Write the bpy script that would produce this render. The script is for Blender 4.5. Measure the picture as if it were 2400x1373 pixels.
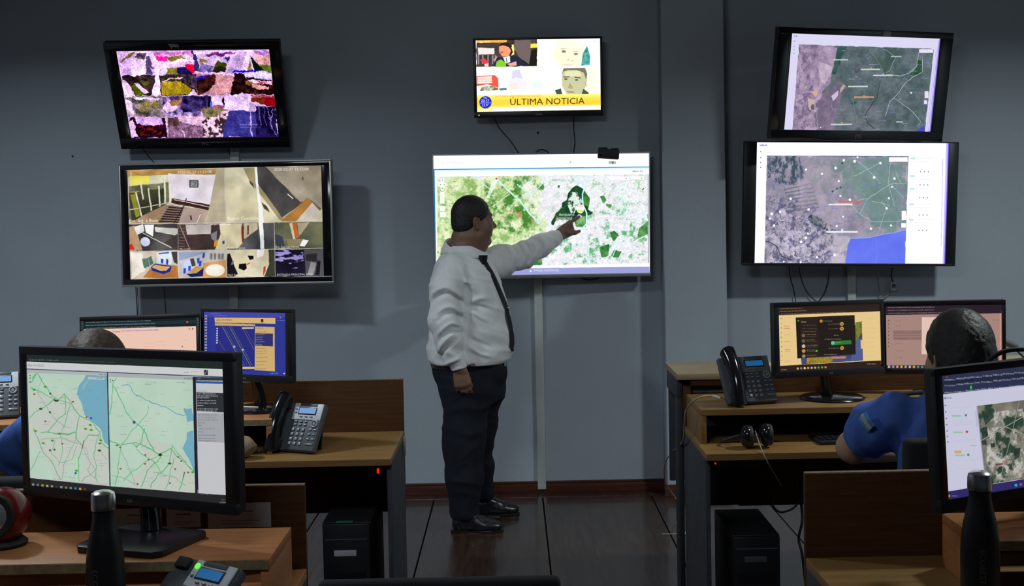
import bpy, bmesh, math, random
import numpy as np
from math import radians as RD, sin, cos, pi
from mathutils import Vector, Matrix, Euler

for o in list(bpy.data.objects): bpy.data.objects.remove(o)
SC = bpy.context.scene
COL = SC.collection
random.seed(4)
# ------------------------------------------------------------------ camera
cam = bpy.data.cameras.new('camera'); camo = bpy.data.objects.new('camera', cam); COL.objects.link(camo)
cam.sensor_width = 36; cam.sensor_fit = 'HORIZONTAL'; cam.lens = 2900/2400*36
camo.matrix_world = Matrix.Translation((0, 0, 1.64)) @ Matrix.Rotation(RD(90-2.5), 4, 'X') @ Matrix.Rotation(RD(-1.15), 4, 'Z')
cam.shift_y = -(686.5-617)/2400
cam.clip_start = 0.05
SC.camera = camo
# ------------------------------------------------------------------ world, lights, exposure
w = bpy.data.worlds.new('world'); SC.world = w; w.use_nodes = True
w.node_tree.nodes['Background'].inputs[0].default_value = (0.45, 0.55, 0.7, 1)
w.node_tree.nodes['Background'].inputs[1].default_value = 0.05
def area(name, loc, target, size, power, col, spread=180):
    l = bpy.data.lights.new(name, 'AREA'); l.shape = 'RECTANGLE'; l.size, l.size_y = size; l.energy = power; l.color = col; l.spread = RD(spread)
    o = bpy.data.objects.new(name, l); COL.objects.link(o); o.location = loc
    d = Vector(target)-Vector(loc); o.rotation_euler = d.to_track_quat('-Z', 'Y').to_euler(); return o
area('ceiling_lamp_left', (-2.5, 4.35, 3.38), (-2.5, 4.55, 0.0), (0.30, 0.22), 50, (0.84, 0.95, 1.0), 140)
area('ceiling_lamp_right', (2.9, 4.35, 3.38), (2.9, 4.55, 0.0), (0.30, 0.22), 62, (0.90, 1.0, 0.98), 140)
area('ceiling_lamp_rear', (-0.9, 1.2, 3.3), (-0.2, 5.0, 0.9), (1.2, 0.5), 10, (0.86, 0.94, 1.0), 84)
SC.view_settings.view_transform = 'Standard'; SC.view_settings.look = 'None'
SC.view_settings.exposure = -0.08; SC.view_settings.gamma = 1.0
SC.view_settings.use_curve_mapping = False

# ------------------------------------------------------------------ materials
MATS = {}
def mat(name, col, rough=0.6, metal=0.0, spec=0.5, noise=0.0, nscale=30, bump=0.0, bscale=200, stretch=None, col2=None, coat=0.0, emit=None, estr=1.0):
    if name in MATS: return MATS[name]
    m = bpy.data.materials.new(name); m.use_nodes = True; nt = m.node_tree; N = nt.nodes; L = nt.links
    b = N['Principled BSDF']
    b.inputs['Base Color'].default_value = (*col, 1); b.inputs['Roughness'].default_value = rough; b.inputs['Metallic'].default_value = metal
    b.inputs['Specular IOR Level'].default_value = spec; b.inputs['Coat Weight'].default_value = coat
    tc = N.new('ShaderNodeTexCoord'); mp = N.new('ShaderNodeMapping'); L.new(tc.outputs['Object'], mp.inputs[0])
    if stretch: mp.inputs['Scale'].default_value = stretch
    if noise or col2:
        n = N.new('ShaderNodeTexNoise'); n.inputs['Scale'].default_value = nscale; n.inputs['Detail'].default_value = 6; L.new(mp.outputs[0], n.inputs[0])
        r = N.new('ShaderNodeValToRGB'); L.new(n.outputs[0], r.inputs[0])
        c2 = col2 if col2 else tuple(c*(1-noise) for c in col)
        r.color_ramp.elements[0].position = 0.32; r.color_ramp.elements[1].position = 0.68
        r.color_ramp.elements[0].color = (*c2, 1); r.color_ramp.elements[1].color = (*col, 1)
        L.new(r.outputs[0], b.inputs['Base Color'])
    if bump:
        n2 = N.new('ShaderNodeTexNoise'); n2.inputs['Scale'].default_value = bscale; n2.inputs['Detail'].default_value = 3; L.new(mp.outputs[0], n2.inputs[0])
        bp = N.new('ShaderNodeBump'); bp.inputs['Strength'].default_value = bump; bp.inputs['Distance'].default_value = 0.002
        L.new(n2.outputs[0], bp.inputs['Height']); L.new(bp.outputs[0], b.inputs['Normal'])
    if emit:
        b.inputs['Emission Color'].default_value = (*emit, 1); b.inputs['Emission Strength'].default_value = estr
    MATS[name] = m; return m
M_wall = mat('wall_paint', (0.385, 0.435, 0.495), 0.8, noise=0.06, nscale=3, bump=0.5, bscale=160)
M_ceil = mat('ceiling_paint', (0.4, 0.42, 0.44), 0.9)
M_plank = mat('dark_floor_wood', (0.060, 0.032, 0.022), 0.26, noise=0.5, nscale=6, stretch=(9, 0.7, 9), bump=0.25, bscale=24, coat=0.3)
M_seam = mat('floor_underlay', (0.02, 0.014, 0.01), 0.9)
M_base = mat('baseboard_wood', (0.085, 0.022, 0.012), 0.4, noise=0.4, nscale=8, stretch=(0.6, 8, 8))
M_wood = mat('desk_laminate', (0.27, 0.145, 0.045), 0.45, noise=0.28, nscale=7, stretch=(0.8, 14, 14), bump=0.1, bscale=90)
M_wood2 = mat('desk_laminate_red', (0.52, 0.21, 0.078), 0.42, noise=0.25, nscale=7, stretch=(0.8, 14, 14), bump=0.1, bscale=90)
M_woodp = mat('desk_panel_brown', (0.090, 0.034, 0.009), 0.6, spec=.18, noise=0.35, nscale=7, stretch=(0.8, 9, 14), bump=0.1, bscale=90)
M_woode = mat('desk_edge_pale', (0.27, 0.21, 0.11), 0.6, noise=0.4, nscale=60)
M_lam = mat('counter_laminate', (0.34, 0.25, 0.15), 0.5, noise=0.2, nscale=8, stretch=(0.8, 12, 12))
M_side = mat('desk_side_grey', (0.045, 0.050, 0.060), 0.6, spec=.3, noise=0.2, nscale=20)
M_blk = mat('black_plastic', (0.012, 0.012, 0.016), 0.38, noise=0.15, nscale=80, bump=0.05, bscale=600)
M_blkm = mat('black_matte_plastic', (0.014, 0.014, 0.017), 0.62, noise=0.15, nscale=80)
M_blkg = mat('black_gloss_plastic', (0.010, 0.010, 0.013), 0.12, noise=0.1, nscale=40)
M_silver = mat('silver_frame', (0.40, 0.40, 0.39), 0.35, metal=0.6, noise=0.08, nscale=50)
M_gmid = mat('mid_grey_plastic', (0.16, 0.19, 0.19), 0.42, noise=0.08, nscale=60)
M_grey = mat('grey_plastic', (0.60, 0.63, 0.68), 0.42, noise=0.08, nscale=60)
M_dgrey = mat('dark_grey_plastic', (0.075, 0.085, 0.10), 0.45, noise=0.08, nscale=60)
M_key = mat('key_plastic', (0.26, 0.28, 0.32), 0.22, noise=0.05, nscale=60)
M_steel = mat('brushed_steel', (0.80, 0.78, 0.75), 0.22, metal=1.0, noise=0.15, nscale=30, stretch=(1, 1, 12))
M_duct = mat('white_duct', (0.52, 0.55, 0.55), 0.5, noise=0.05, nscale=30)
M_white = mat('white_plastic', (0.7, 0.7, 0.66), 0.5, noise=0.05, nscale=30)
M_paper = mat('paper', (0.45, 0.46, 0.50), 0.8, noise=0.08, nscale=20)
M_cable = mat('black_cable', (0.012, 0.012, 0.014), 0.5, noise=0.1, nscale=50)
M_wcable = mat('pale_cable', (0.33, 0.31, 0.26), 0.6, noise=0.15, nscale=50)
M_skin = mat('skin', (0.235, 0.125, 0.085), 0.5, noise=0.12, nscale=25, bump=0.15, bscale=120)
M_skin2 = mat('skin_light', (0.42, 0.25, 0.17), 0.5, noise=0.1, nscale=25, bump=0.1, bscale=120)
M_hair = mat('dark_hair', (0.016, 0.013, 0.012), 0.5, noise=0.5, nscale=60, stretch=(1, 1, 4), bump=0.8, bscale=160)
M_hairb = mat('brown_hair', (0.085, 0.055, 0.035), 0.5, noise=0.6, nscale=40, stretch=(1, 5, 1), bump=0.9, bscale=120)
M_shirt = mat('white_shirt_cloth', (0.84, 0.85, 0.87), 0.85, noise=0.05, nscale=40, bump=0.25, bscale=500)
M_blue = mat('blue_polo_cloth', (0.055, 0.13, 0.46), 0.85, noise=0.15, nscale=30, bump=0.4, bscale=400)
M_trous = mat('navy_trouser_cloth', (0.010, 0.013, 0.022), 0.85, spec=.25, noise=0.2, nscale=30, bump=0.3, bscale=400)
M_belt = mat('black_leather', (0.012, 0.012, 0.013), 0.3, noise=0.1, nscale=50, bump=0.2, bscale=150)
M_tie = mat('navy_tie', (0.004, 0.0045, 0.009), 0.55, spec=.3, col2=(0.016, 0.017, 0.025), nscale=260)
M_fabric = mat('black_chair_fabric', (0.014, 0.015, 0.019), 0.85, noise=0.2, nscale=100, bump=0.3, bscale=500)
M_red = mat('red_speaker_plastic', (0.15, 0.007, 0.010), 0.25, noise=0.1, nscale=30)
M_cone = mat('silver_cone', (0.6, 0.62, 0.66), 0.2, metal=0.8, noise=0.05, nscale=30)
M_bottle = mat('black_bottle_coating', (0.010, 0.010, 0.013), 0.42, noise=0.2, nscale=80, bump=0.1, bscale=500)
M_bag = mat('kraft_paper', (0.30, 0.20, 0.12), 0.8, noise=0.2, nscale=15, bump=0.4, bscale=40)
M_gled = mat('green_led', (0.1, 0.6, 0.1), 0.4, emit=(0.1, 1.0, 0.02), estr=1.6)
M_rled = mat('red_led', (0.6, 0.02, 0.02), 0.4, emit=(1.0, 0.01, 0.0), estr=1.6)
M_lcd = mat('blue_lcd', (0.02, 0.1, 0.25), 0.3, emit=(0.02, 0.16, 0.42), estr=0.55, noise=0.3, nscale=50)
M_lcd2 = mat('pale_lcd', (0.1, 0.2, 0.35), 0.3, emit=(0.16, 0.30, 0.62), estr=0.7, noise=0.3, nscale=50)
M_green = mat('green_tape', (0.02, 0.16, 0.09), 0.6, noise=0.1)
M_lightblue = mat('light_blue_patch', (0.16, 0.42, 0.68), 0.8, noise=0.1, nscale=60)
M_ink = mat('dark_ink', (0.03, 0.03, 0.04), 0.7, noise=0.1)
M_mark = mat('grey_mark', (0.22, 0.22, 0.23), 0.6, noise=0.1)
M_books = mat('worn_paper_stack', (0.22, 0.18, 0.13), 0.8, col2=(0.08, 0.07, 0.055), nscale=9, stretch=(1, 1, 14))

# ------------------------------------------------------------------ object helpers
def finish(me, name, m, parent=None, loc=None, rot=None, smooth=35, label=None):
    me.materials.append(m)
    if smooth:
        me.polygons.foreach_set('use_smooth', [True]*len(me.polygons))
        if smooth < 170: me.set_sharp_from_angle(angle=RD(smooth))
    o = bpy.data.objects.new(name, me); COL.objects.link(o)
    if parent is not None: o.parent = parent
    if loc is not None: o.location = loc
    if rot is not None: o.rotation_euler = rot
    if label: o['label'] = label
    return o
class MB:
    def __init__(s): s.bm = bmesh.new()
    def box(s, c, d, bevel=0.0, rot=None, seg=2):
        r = bmesh.ops.create_cube(s.bm, size=1.0); vs = r['verts']
        M = Matrix.Translation(c) @ (rot.to_4x4() if rot is not None else Matrix.Identity(4)) @ Matrix.Diagonal((*d, 1))
        bmesh.ops.transform(s.bm, matrix=M, verts=vs)
        if bevel:
            es = set(e for v in vs for e in v.link_edges)
            bmesh.ops.bevel(s.bm, geom=list(es), offset=bevel, segments=seg, profile=0.5, affect='EDGES')
        return s
    def cyl(s, p0, p1, r0, r1=None, n=20):
        if r1 is None: r1 = r0
        p0 = Vector(p0); p1 = Vector(p1); d = p1-p0
        r = bmesh.ops.create_cone(s.bm, cap_ends=True, cap_tris=False, segments=n, radius1=r0, radius2=r1, depth=d.length)
        q = Vector((0, 0, 1)).rotation_difference(d.normalized())
        bmesh.ops.transform(s.bm, matrix=Matrix.Translation((p0+p1)/2) @ q.to_matrix().to_4x4(), verts=r['verts']); return s
    def ball(s, c, r, n=16):
        q = bmesh.ops.create_uvsphere(s.bm, u_segments=n, v_segments=max(6, n//2), radius=1)
        bmesh.ops.transform(s.bm, matrix=Matrix.Translation(c) @ Matrix.Diagonal((*(r if hasattr(r, '__len__') else (r,)*3), 1)), verts=q['verts']); return s
    def lathe(s, prof, c=(0, 0, 0), n=32, M=None):
        rings = []
        for r, z in prof:
            rings.append([s.bm.verts.new((max(r, 1e-5)*cos(2*pi*i/n), max(r, 1e-5)*sin(2*pi*i/n), z)) for i in range(n)])
        for a, b in zip(rings, rings[1:]):
            for i in range(n): s.bm.faces.new((a[i], a[(i+1) % n], b[(i+1) % n], b[i]))
        s.bm.faces.new(rings[0][::-1]); s.bm.faces.new(rings[-1])
        vs = [v for r in rings for v in r]
        T = Matrix.Translation(c) @ (M.to_4x4() if M is not None else Matrix.Identity(4))
        bmesh.ops.transform(s.bm, matrix=T, verts=vs); return s
    def tube(s, pts, r, n=8, radii=None):
        P = [Vector(p) for p in pts]; prev = None; rings = []
        up = Vector((0.13, 0.21, 1)).normalized()
        for i, p in enumerate(P):
            t = (P[min(i+1, len(P)-1)]-P[max(i-1, 0)]).normalized()
            if prev is None: a = t.cross(up).normalized() if abs(t.dot(up)) < .98 else t.cross(Vector((1, 0, 0))).normalized()
            else: a = (prev - t*prev.dot(t)).normalized()
            prev = a; b = t.cross(a); rr = radii[i] if radii else r
            rings.append([s.bm.verts.new(p+a*rr*cos(2*pi*k/n)+b*rr*sin(2*pi*k/n)) for k in range(n)])
        for A, B in zip(rings, rings[1:]):
            for k in range(n): s.bm.faces.new((A[k], A[(k+1) % n], B[(k+1) % n], B[k]))
        s.bm.faces.new(rings[0][::-1]); s.bm.faces.new(rings[-1]); return s
    def prism(s, poly, z0, z1, M=None, bevel=0):
        a = [s.bm.verts.new((x, y, z0)) for x, y in poly]; b = [s.bm.verts.new((x, y, z1)) for x, y in poly]
        n = len(poly); s.bm.faces.new(a[::-1]); s.bm.faces.new(b)
        for i in range(n): s.bm.faces.new((a[i], a[(i+1) % n], b[(i+1) % n], b[i]))
        if M is not None: bmesh.ops.transform(s.bm, matrix=M.to_4x4(), verts=a+b)
        if bevel:
            es = set(e for v in a+b for e in v.link_edges); bmesh.ops.bevel(s.bm, geom=list(es), offset=bevel, segments=2, profile=.5, affect='EDGES')
        return s
    def build(s, name, m, parent=None, loc=None, rot=None, smooth=35, label=None):
        bmesh.ops.recalc_face_normals(s.bm, faces=s.bm.faces)
        me = bpy.data.meshes.new(name); s.bm.to_mesh(me); s.bm.free()
        return finish(me, name, m, parent, loc, rot, smooth, label)
def thing(name, label, cat, loc=(0, 0, 0), rot=(0, 0, 0), group=None):
    o = bpy.data.objects.new(name, None); COL.objects.link(o); o.location = loc; o.rotation_euler = rot; o.empty_display_size = .1
    o['label'] = label; o['category'] = cat
    if group: o['group'] = group
    return o
def tag(o, label, cat, group=None):
    o['label'] = label; o['category'] = cat
    if group: o['group'] = group
    return o
def struct(o): o['kind'] = 'structure'; return o
def spline(pts, n=8):
    P = [Vector(p) for p in pts]; out = []
    for i in range(len(P)-1):
        a = P[max(i-1, 0)]; b = P[i]; c = P[i+1]; d = P[min(i+2, len(P)-1)]
        for k in range(n):
            t = k/n
            out.append(0.5*((2*b)+(c-a)*t+(2*a-5*b+4*c-d)*t*t+(3*b-a-3*c+d)*t*t*t))
    out.append(P[-1]); return out
def text_mesh(body, size, extrude=0.0004, align='CENTER'):
    cu = bpy.data.curves.new('t', 'FONT'); cu.body = body; cu.size = size; cu.extrude = extrude; cu.align_x = align; cu.align_y = 'CENTER'; cu.resolution_u = 2
    o = bpy.data.objects.new('t', cu); COL.objects.link(o)
    me = bpy.data.meshes.new_from_object(o.evaluated_get(bpy.context.evaluated_depsgraph_get()))
    bpy.data.objects.remove(o); bpy.data.curves.remove(cu); return me
def lettering(body, size, m, parent, loc, rot, name='lettering'):
    return finish(text_mesh(body, size), name, m, parent, loc, rot, 0)

# ------------------------------------------------------------------ screen pictures, drawn here as flat pictures on the glass
def homog(src, dst):
    A = []
    for (x, y), (u, v) in zip(src, dst):
        A.append([x, y, 1, 0, 0, 0, -u*x, -u*y, -u]); A.append([0, 0, 0, x, y, 1, -v*x, -v*y, -v])
    return np.linalg.svd(np.array(A, float))[2][-1].reshape(3, 3)
def fbm(h, w, scale, seed, octs=5, ax=1.0, ay=1.0, gain=0.55):
    rng = np.random.RandomState(seed); out = np.zeros((h, w), np.float32); amp = 1; tot = 0
    for k in range(octs):
        gx = max(2, int(scale*ax*2**k)+2); gy = max(2, int(scale*ay*2**k*h/w)+2)
        if gx > w or gy > h: break
        g = rng.rand(gy+1, gx+1).astype(np.float32)
        xs = np.linspace(0, gx-1e-3, w); ys = np.linspace(0, gy-1e-3, h); xi = xs.astype(int); yi = ys.astype(int)
        fx = xs-xi; fy = ys-yi; fx = fx*fx*(3-2*fx); fy = (fy*fy*(3-2*fy))[:, None]
        a = g[yi][:, xi]*(1-fx)+g[yi][:, xi+1]*fx; b = g[yi+1][:, xi]*(1-fx)+g[yi+1][:, xi+1]*fx
        out += amp*(a*(1-fy)+b*fy); tot += amp; amp *= gain
    out /= tot
    return np.clip((out-0.5)*2.2+0.5, 0, 1)
class Cv:
    def __init__(s, corners, w=1280, h=720, bg=(255, 255, 255), seed=1):
        s.w, s.h = w, h; s.a = np.ones((h, w, 3), np.float32)*np.array(bg, np.float32)
        s.H = homog(corners, [(0, 0), (w, 0), (w, h), (0, h)]); s.seed = seed; s.rng = random.Random(seed)
        s.sc = w/abs(corners[1][0]-corners[0][0])
    def m(s, p):
        q = np.array([[x, y, 1.0] for x, y in p]) @ s.H.T
        return q[:, :2]/q[:, 2:]
    def mask(s, q):
        x0, y0 = np.floor(q.min(0)).astype(int); x1, y1 = np.ceil(q.max(0)).astype(int)+1
        x0 = max(0, x0); y0 = max(0, y0); x1 = min(s.w, x1); y1 = min(s.h, y1)
        if x1 <= x0 or y1 <= y0: return None, None
        X, Y = np.meshgrid(np.arange(x0, x1)+.5, np.arange(y0, y1)+.5)
        ins = np.zeros(X.shape, bool); n = len(q)
        for i in range(n):
            xa, ya = q[i]; xb, yb = q[(i+1) % n]
            if ya == yb: continue
            ins ^= ((ya > Y) != (yb > Y)) & (X < (xb-xa)*(Y-ya)/(yb-ya)+xa)
        return (slice(y0, y1), slice(x0, x1)), ins
    def poly(s, c, *p, al=1.0, raw=False):
        sl, mk = s.mask(np.array(p, float) if raw else s.m(p))
        if sl is None: return
        v = s.a[sl]; v[mk] = v[mk]*(1-al)+np.array(c, np.float32)*al
    def rect(s, c, x0, y0, x1, y1, al=1.0): s.poly(c, (x0, y0), (x1, y0), (x1, y1), (x0, y1), al=al)
    def tex(s, c1, c2, *p, scale=20, th=None, ax=1, ay=1, soft=.15, octs=5, al=1.0, gain=.55, fe=0):
        s.seed += 1
        q = s.m(p)
        if fe:
            sl, mk = s.mask(q); M = np.zeros((s.h, s.w), np.float32)
            if sl is None: return
            M[sl] = mk; r = int(fe*s.sc)
            for ax_ in (0, 1):
                for _ in range(2):
                    P = np.pad(M, [(r+1, r) if k == ax_ else (0, 0) for k in (0, 1)], 'edge'); C = np.cumsum(P, ax_); n_ = M.shape[ax_]
                    M = (np.take(C, range(2*r+1, 2*r+1+n_), ax_)-np.take(C, range(0, n_), ax_))/(2*r+1)
            M = np.clip((M-.5+(fbm(s.h, s.w, 22, s.seed+900, 6, gain=.65)-.5)*4*M*(1-M))*3.2+.5, 0, 1); sl = (slice(0, s.h), slice(0, s.w)); W = M[..., None]*al
            if fe < 0: return
        else:
            sl, mk = s.mask(q)
            if sl is None: return
            W = mk[..., None]*al
        n = fbm(s.h, s.w, scale, s.seed, octs, ax, ay, gain)[sl]
        if th is not None: n = np.clip((n-th)/soft+.5, 0, 1)
        n = n[..., None]; v = s.a[sl]
        new = v*(1-n)+np.array(c1, np.float32)*n if c2 is None else np.array(c1, np.float32)*(1-n)+np.array(c2, np.float32)*n
        v[:] = v*(1-W)+new*W
    def line(s, c, w, *p, al=1.0):
        q = s.m(p); w = w*s.sc/2
        for a, b in zip(q, q[1:]):
            d = b-a; L = np.hypot(*d)
            if L < 1e-3: continue
            n = np.array([-d[1], d[0]])/L*max(w, .55); e = d/L*w*.5
            s.poly(c, a-e+n, b+e+n, b+e-n, a-e-n, al=al, raw=True)
    def disc(s, c, x, y, r, ry=None, al=1.0):
        ry = ry or r; s.poly(c, *[(x+r*cos(t*pi/10), y+ry*sin(t*pi/10)) for t in range(20)], al=al)
    def text(s, body, x, y, size, c, al=1.0, slope=0.0, wx=1.0):
        cu = bpy.data.curves.new('t', 'FONT'); cu.body = body; cu.size = size; cu.resolution_u = 2; cu.align_y = 'CENTER'
        o = bpy.data.objects.new('t', cu); COL.objects.link(o)
        me = bpy.data.meshes.new_from_object(o.evaluated_get(bpy.context.evaluated_depsgraph_get()))
        me.calc_loop_triangles()
        V = [(x+v.co.x*wx, y-v.co.y+v.co.x*wx*slope) for v in me.vertices]
        T = [tuple(t.vertices) for t in me.loop_triangles]
        bpy.data.objects.remove(o); bpy.data.curves.remove(cu); bpy.data.meshes.remove(me)
        if not V: return
        q = s.m(V); x0, y0 = np.floor(q.min(0)).astype(int)-1; x1, y1 = np.ceil(q.max(0)).astype(int)+2
        x0 = max(0, x0); y0 = max(0, y0); x1 = min(s.w, x1); y1 = min(s.h, y1)
        if x1 <= x0 or y1 <= y0: return
        K = 3; cov = np.zeros(((y1-y0)*K, (x1-x0)*K), np.float32); Q = (q-[x0, y0])*K
        for t in T:
            p = Q[list(t)]; a0, b0 = np.floor(p.min(0)).astype(int); a1, b1 = np.ceil(p.max(0)).astype(int)+1
            a0 = max(a0, 0); b0 = max(b0, 0)
            if a1 <= a0 or b1 <= b0: continue
            X, Y = np.meshgrid(np.arange(a0, min(a1, cov.shape[1]))+.5, np.arange(b0, min(b1, cov.shape[0]))+.5)
            f = lambda u, v: (v[0]-u[0])*(Y-u[1])-(v[1]-u[1])*(X-u[0])
            e0, e1, e2 = f(p[0], p[1]), f(p[1], p[2]), f(p[2], p[0])
            ins = ((e0 >= 0) & (e1 >= 0) & (e2 >= 0)) | ((e0 <= 0) & (e1 <= 0) & (e2 <= 0))
            v = cov[b0:b0+X.shape[0], a0:a0+X.shape[1]]; v[ins] = 1
        cv = cov.reshape(y1-y0, K, x1-x0, K).mean((1, 3))[..., None]*al
        v = s.a[y0:y1, x0:x1]; v[:] = v*(1-cv)+np.array(c, np.float32)*cv
    def words(s, c, x, y, n, h, slope=0.0, al=0.7, lw=None):
        """a run of unreadable small print: n words of height h from x,y"""
        lw = lw or h*2.2; R = s.rng
        for _ in range(n):
            L = lw*R.uniform(.5, 1.4); k = x; e = x+L
            while k < e:
                g = h*R.uniform(.35, .7); s.poly(c, (k, y+(k-x)*0+h*R.uniform(0, .3)), (k+g, y+h*R.uniform(0, .2)), (k+g, y+h), (k, y+h), al=al*R.uniform(.5, 1)); k += g*1.25
            x = e+h*.6; y += slope*L
    def grain(s, amp, scale=60, seed=5):
        s.a = s.a*(1+amp*(fbm(s.h, s.w, scale, seed, 3)-.5))[..., None]
    def warp(s, amp, scale=26, seed=9):
        dx = ((fbm(s.h, s.w, scale, seed, 3)-.5)*2*amp).astype(int); dy = ((fbm(s.h, s.w, scale, seed+1, 3)-.5)*2*amp).astype(int)
        Y, X = np.mgrid[0:s.h, 0:s.w]; s.a = s.a[np.clip(Y+dy, 0, s.h-1), np.clip(X+dx, 0, s.w-1)]
    def keep(s): s.old = s.a.copy()
    def clip(s, *p):
        q = s.m(p); sl, mk = s.mask(q); new = s.a.copy(); s.a = s.old.copy(); v = s.a[sl]; v[mk] = new[sl][mk]
    def blur(s, n=1):
        for _ in range(n):
            p = np.pad(s.a, ((1, 1), (1, 1), (0, 0)), 'edge')
            s.a = (p[:-2, 1:-1]+p[2:, 1:-1]+p[1:-1, :-2]+p[1:-1, 2:]+4*p[1:-1, 1:-1])/8
    def material(s, name, strength=1.0, blur=1):
        s.blur(blur)
        im = bpy.data.images.new(name, s.w, s.h, alpha=False)
        px = np.ones((s.h, s.w, 4), np.float32); px[..., :3] = np.clip(s.a[::-1]/255, 0, 1)
        im.pixels.foreach_set(px.ravel()); im.update(); im.pack()
        m = bpy.data.materials.new(name); m.use_nodes = True; nt = m.node_tree; b = nt.nodes['Principled BSDF']
        t = nt.nodes.new('ShaderNodeTexImage'); t.image = im; t.extension = 'EXTEND'
        nt.links.new(t.outputs[0], b.inputs['Emission Color']); b.inputs['Emission Strength'].default_value = strength
        b.inputs['Base Color'].default_value = (0.005, 0.005, 0.006, 1); b.inputs['Roughness'].default_value = 0.25; b.inputs['Specular IOR Level'].default_value = .35
        return m

def scr_outdoor():      # grid of outdoor cameras
    c = Cv([(192, 182), (1600, 180), (1690, 970), (335, 975)], bg=(205, 190, 205), seed=10)
    W = (232, 220, 230)
    c.tex((210, 190, 215), (245, 235, 240), (190, 180), (910, 180), (925, 400), (230, 405), scale=14)
    c.poly((120, 115, 45), (225, 290), (320, 200), (370, 200), (250, 285)); c.tex((60, 55, 60), (120, 110, 110), (380, 200), (465, 205), (450, 265), (375, 250), scale=60)
    c.poly((205, 185, 215), (225, 300), (330, 230), (330, 400), (235, 400)); c.poly((250, 240, 245), (335, 280), (440, 265), (470, 400), (330, 402), al=.8)
    c.tex((230, 150, 200), (170, 120, 160), (520, 190), (890, 190), (890, 225), (640, 225), (560, 250), scale=60)
    c.poly((235, 222, 228), (480, 290), (700, 300), (890, 290), (905, 240), (830, 215), (830, 250), (700, 275), (520, 280))
    c.poly((130, 130, 55), (650, 240), (800, 235), (830, 262), (690, 282)); c.tex((225, 20, 120), (255, 90, 170), (565, 235), (660, 235), (660, 280), (580, 285), scale=60)
    c.poly((95, 90, 115), (462, 225), (492, 230), (535, 340), (500, 330), (520, 400), (465, 402))
    c.poly((135, 135, 60), (580, 345), (760, 340), (770, 400), (590, 402)); c.disc((220, 215, 240), 625, 375, 42, 30); c.poly((40, 40, 85), (745, 345), (840, 338), (900, 375), (900, 398), (770, 402))
    c.poly((225, 20, 70), (820, 320), (905, 312), (922, 392), (890, 385), (840, 350)); c.poly((250, 240, 250), (540, 300), (585, 300), (600, 590), (525, 590))
    c.poly((60, 60, 95), (888, 190), (918, 190), (962, 372), (915, 382))
    c.poly((235, 228, 250), (905, 184), (1600, 182), (1600, 205), (905, 215)); c.tex((110, 40, 130), (160, 90, 120), (1010, 212), (1310, 200), (1200, 245), (1040, 240), scale=40)
    c.tex((225, 215, 225), (200, 190, 215), (960, 240), (1300, 225), (1100, 320), (960, 300), scale=30)
    c.poly((155, 145, 60), (955, 262), (1035, 262), (1040, 285), (965, 305)); c.tex((90, 85, 120), (160, 150, 185), (965, 305), (1100, 318), (1080, 380), (955, 382), scale=60)
    c.poly((70, 85, 25), (1130, 278), (1215, 312), (1185, 378), (1075, 380)); c.poly((50, 45, 30), (1110, 335), (1200, 335), (1180, 380), (1080, 380))
    c.poly((60, 70, 115), (1185, 245), (1245, 250), (1222, 290)); c.poly((80, 95, 35), (1290, 262), (1345, 288), (1325, 378), (1255, 345)); c.poly((60, 80, 130), (1310, 235), (1370, 225), (1360, 265))
    c.poly((185, 170, 190), (1200, 380), (1290, 240), (1400, 200), (1330, 370)); c.poly((235, 222, 228), (1330, 370), (1410, 205), (1462, 382)); c.poly((150, 140, 60), (1400, 370), (1416, 250), (1440, 375))
    c.poly((25, 45, 25), (1428, 235), (1560, 378), (1462, 382)); c.poly((215, 178, 155), (1445, 228), (1600, 215), (1612, 320), (1505, 312)); c.poly((95, 125, 45), (1495, 312), (1615, 320), (1615, 383), (1560, 380))
    c.tex((130, 70, 160), None, (1440, 185), (1600, 185), (1605, 240), (1480, 225), scale=50)
    c.poly((30, 20, 220), (1265, 362), (1480, 370), (1500, 384), (1260, 384))
    # second row
    c.tex((40, 35, 35), (85, 75, 60), (235, 405), (940, 400), (945, 590), (275, 590), scale=30)
    c.poly((238, 222, 228), (245, 445), (275, 450), (370, 588), (278, 590)); c.poly((85, 105, 25), (320, 500), (380, 460), (470, 580), (375, 588)); c.poly((100, 110, 40), (400, 455), (500, 455), (490, 500), (440, 495))
    c.poly((225, 205, 205), (355, 475), (385, 470), (500, 560), (470, 585)); c.poly((250, 240, 250), (545, 400), (585, 400), (608, 590), (525, 590))
    c.tex((150, 145, 35), (185, 175, 50), (605, 485), (660, 455), (760, 462), (885, 520), (860, 580), (615, 585), scale=40); c.poly((235, 220, 215), (890, 530), (940, 570), (940, 590), (860, 590))
    c.tex((120, 110, 115), (40, 35, 45), (780, 395), (920, 395), (940, 560), (800, 440), scale=60); c.line((210, 200, 170), 10, (615, 470), (700, 430), (800, 440))
    c.poly((185, 150, 135), (925, 400), (1240, 395), (1285, 440), (1255, 580), (945, 585)); c.tex((30, 20, 20), (90, 55, 40), (930, 445), (1100, 400), (1120, 470), (1040, 560), (950, 585), scale=30)
    c.tex((230, 185, 165), None, (1130, 420), (1270, 420), (1260, 570), (1050, 575), scale=20); c.poly((60, 40, 200), (925, 430), (1070, 400), (1060, 415), (930, 455)); c.line((215, 200, 235), 9, (925, 392), (1120, 390), (1270, 402))
    c.tex((25, 15, 15), (80, 50, 45), (1275, 390), (1640, 395), (1645, 582), (1250, 582), scale=40); c.poly((220, 225, 238), (1370, 388), (1625, 395), (1632, 460), (1380, 430)); c.line((40, 30, 35), 8, (1390, 425), (1500, 450), (1620, 460))
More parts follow.
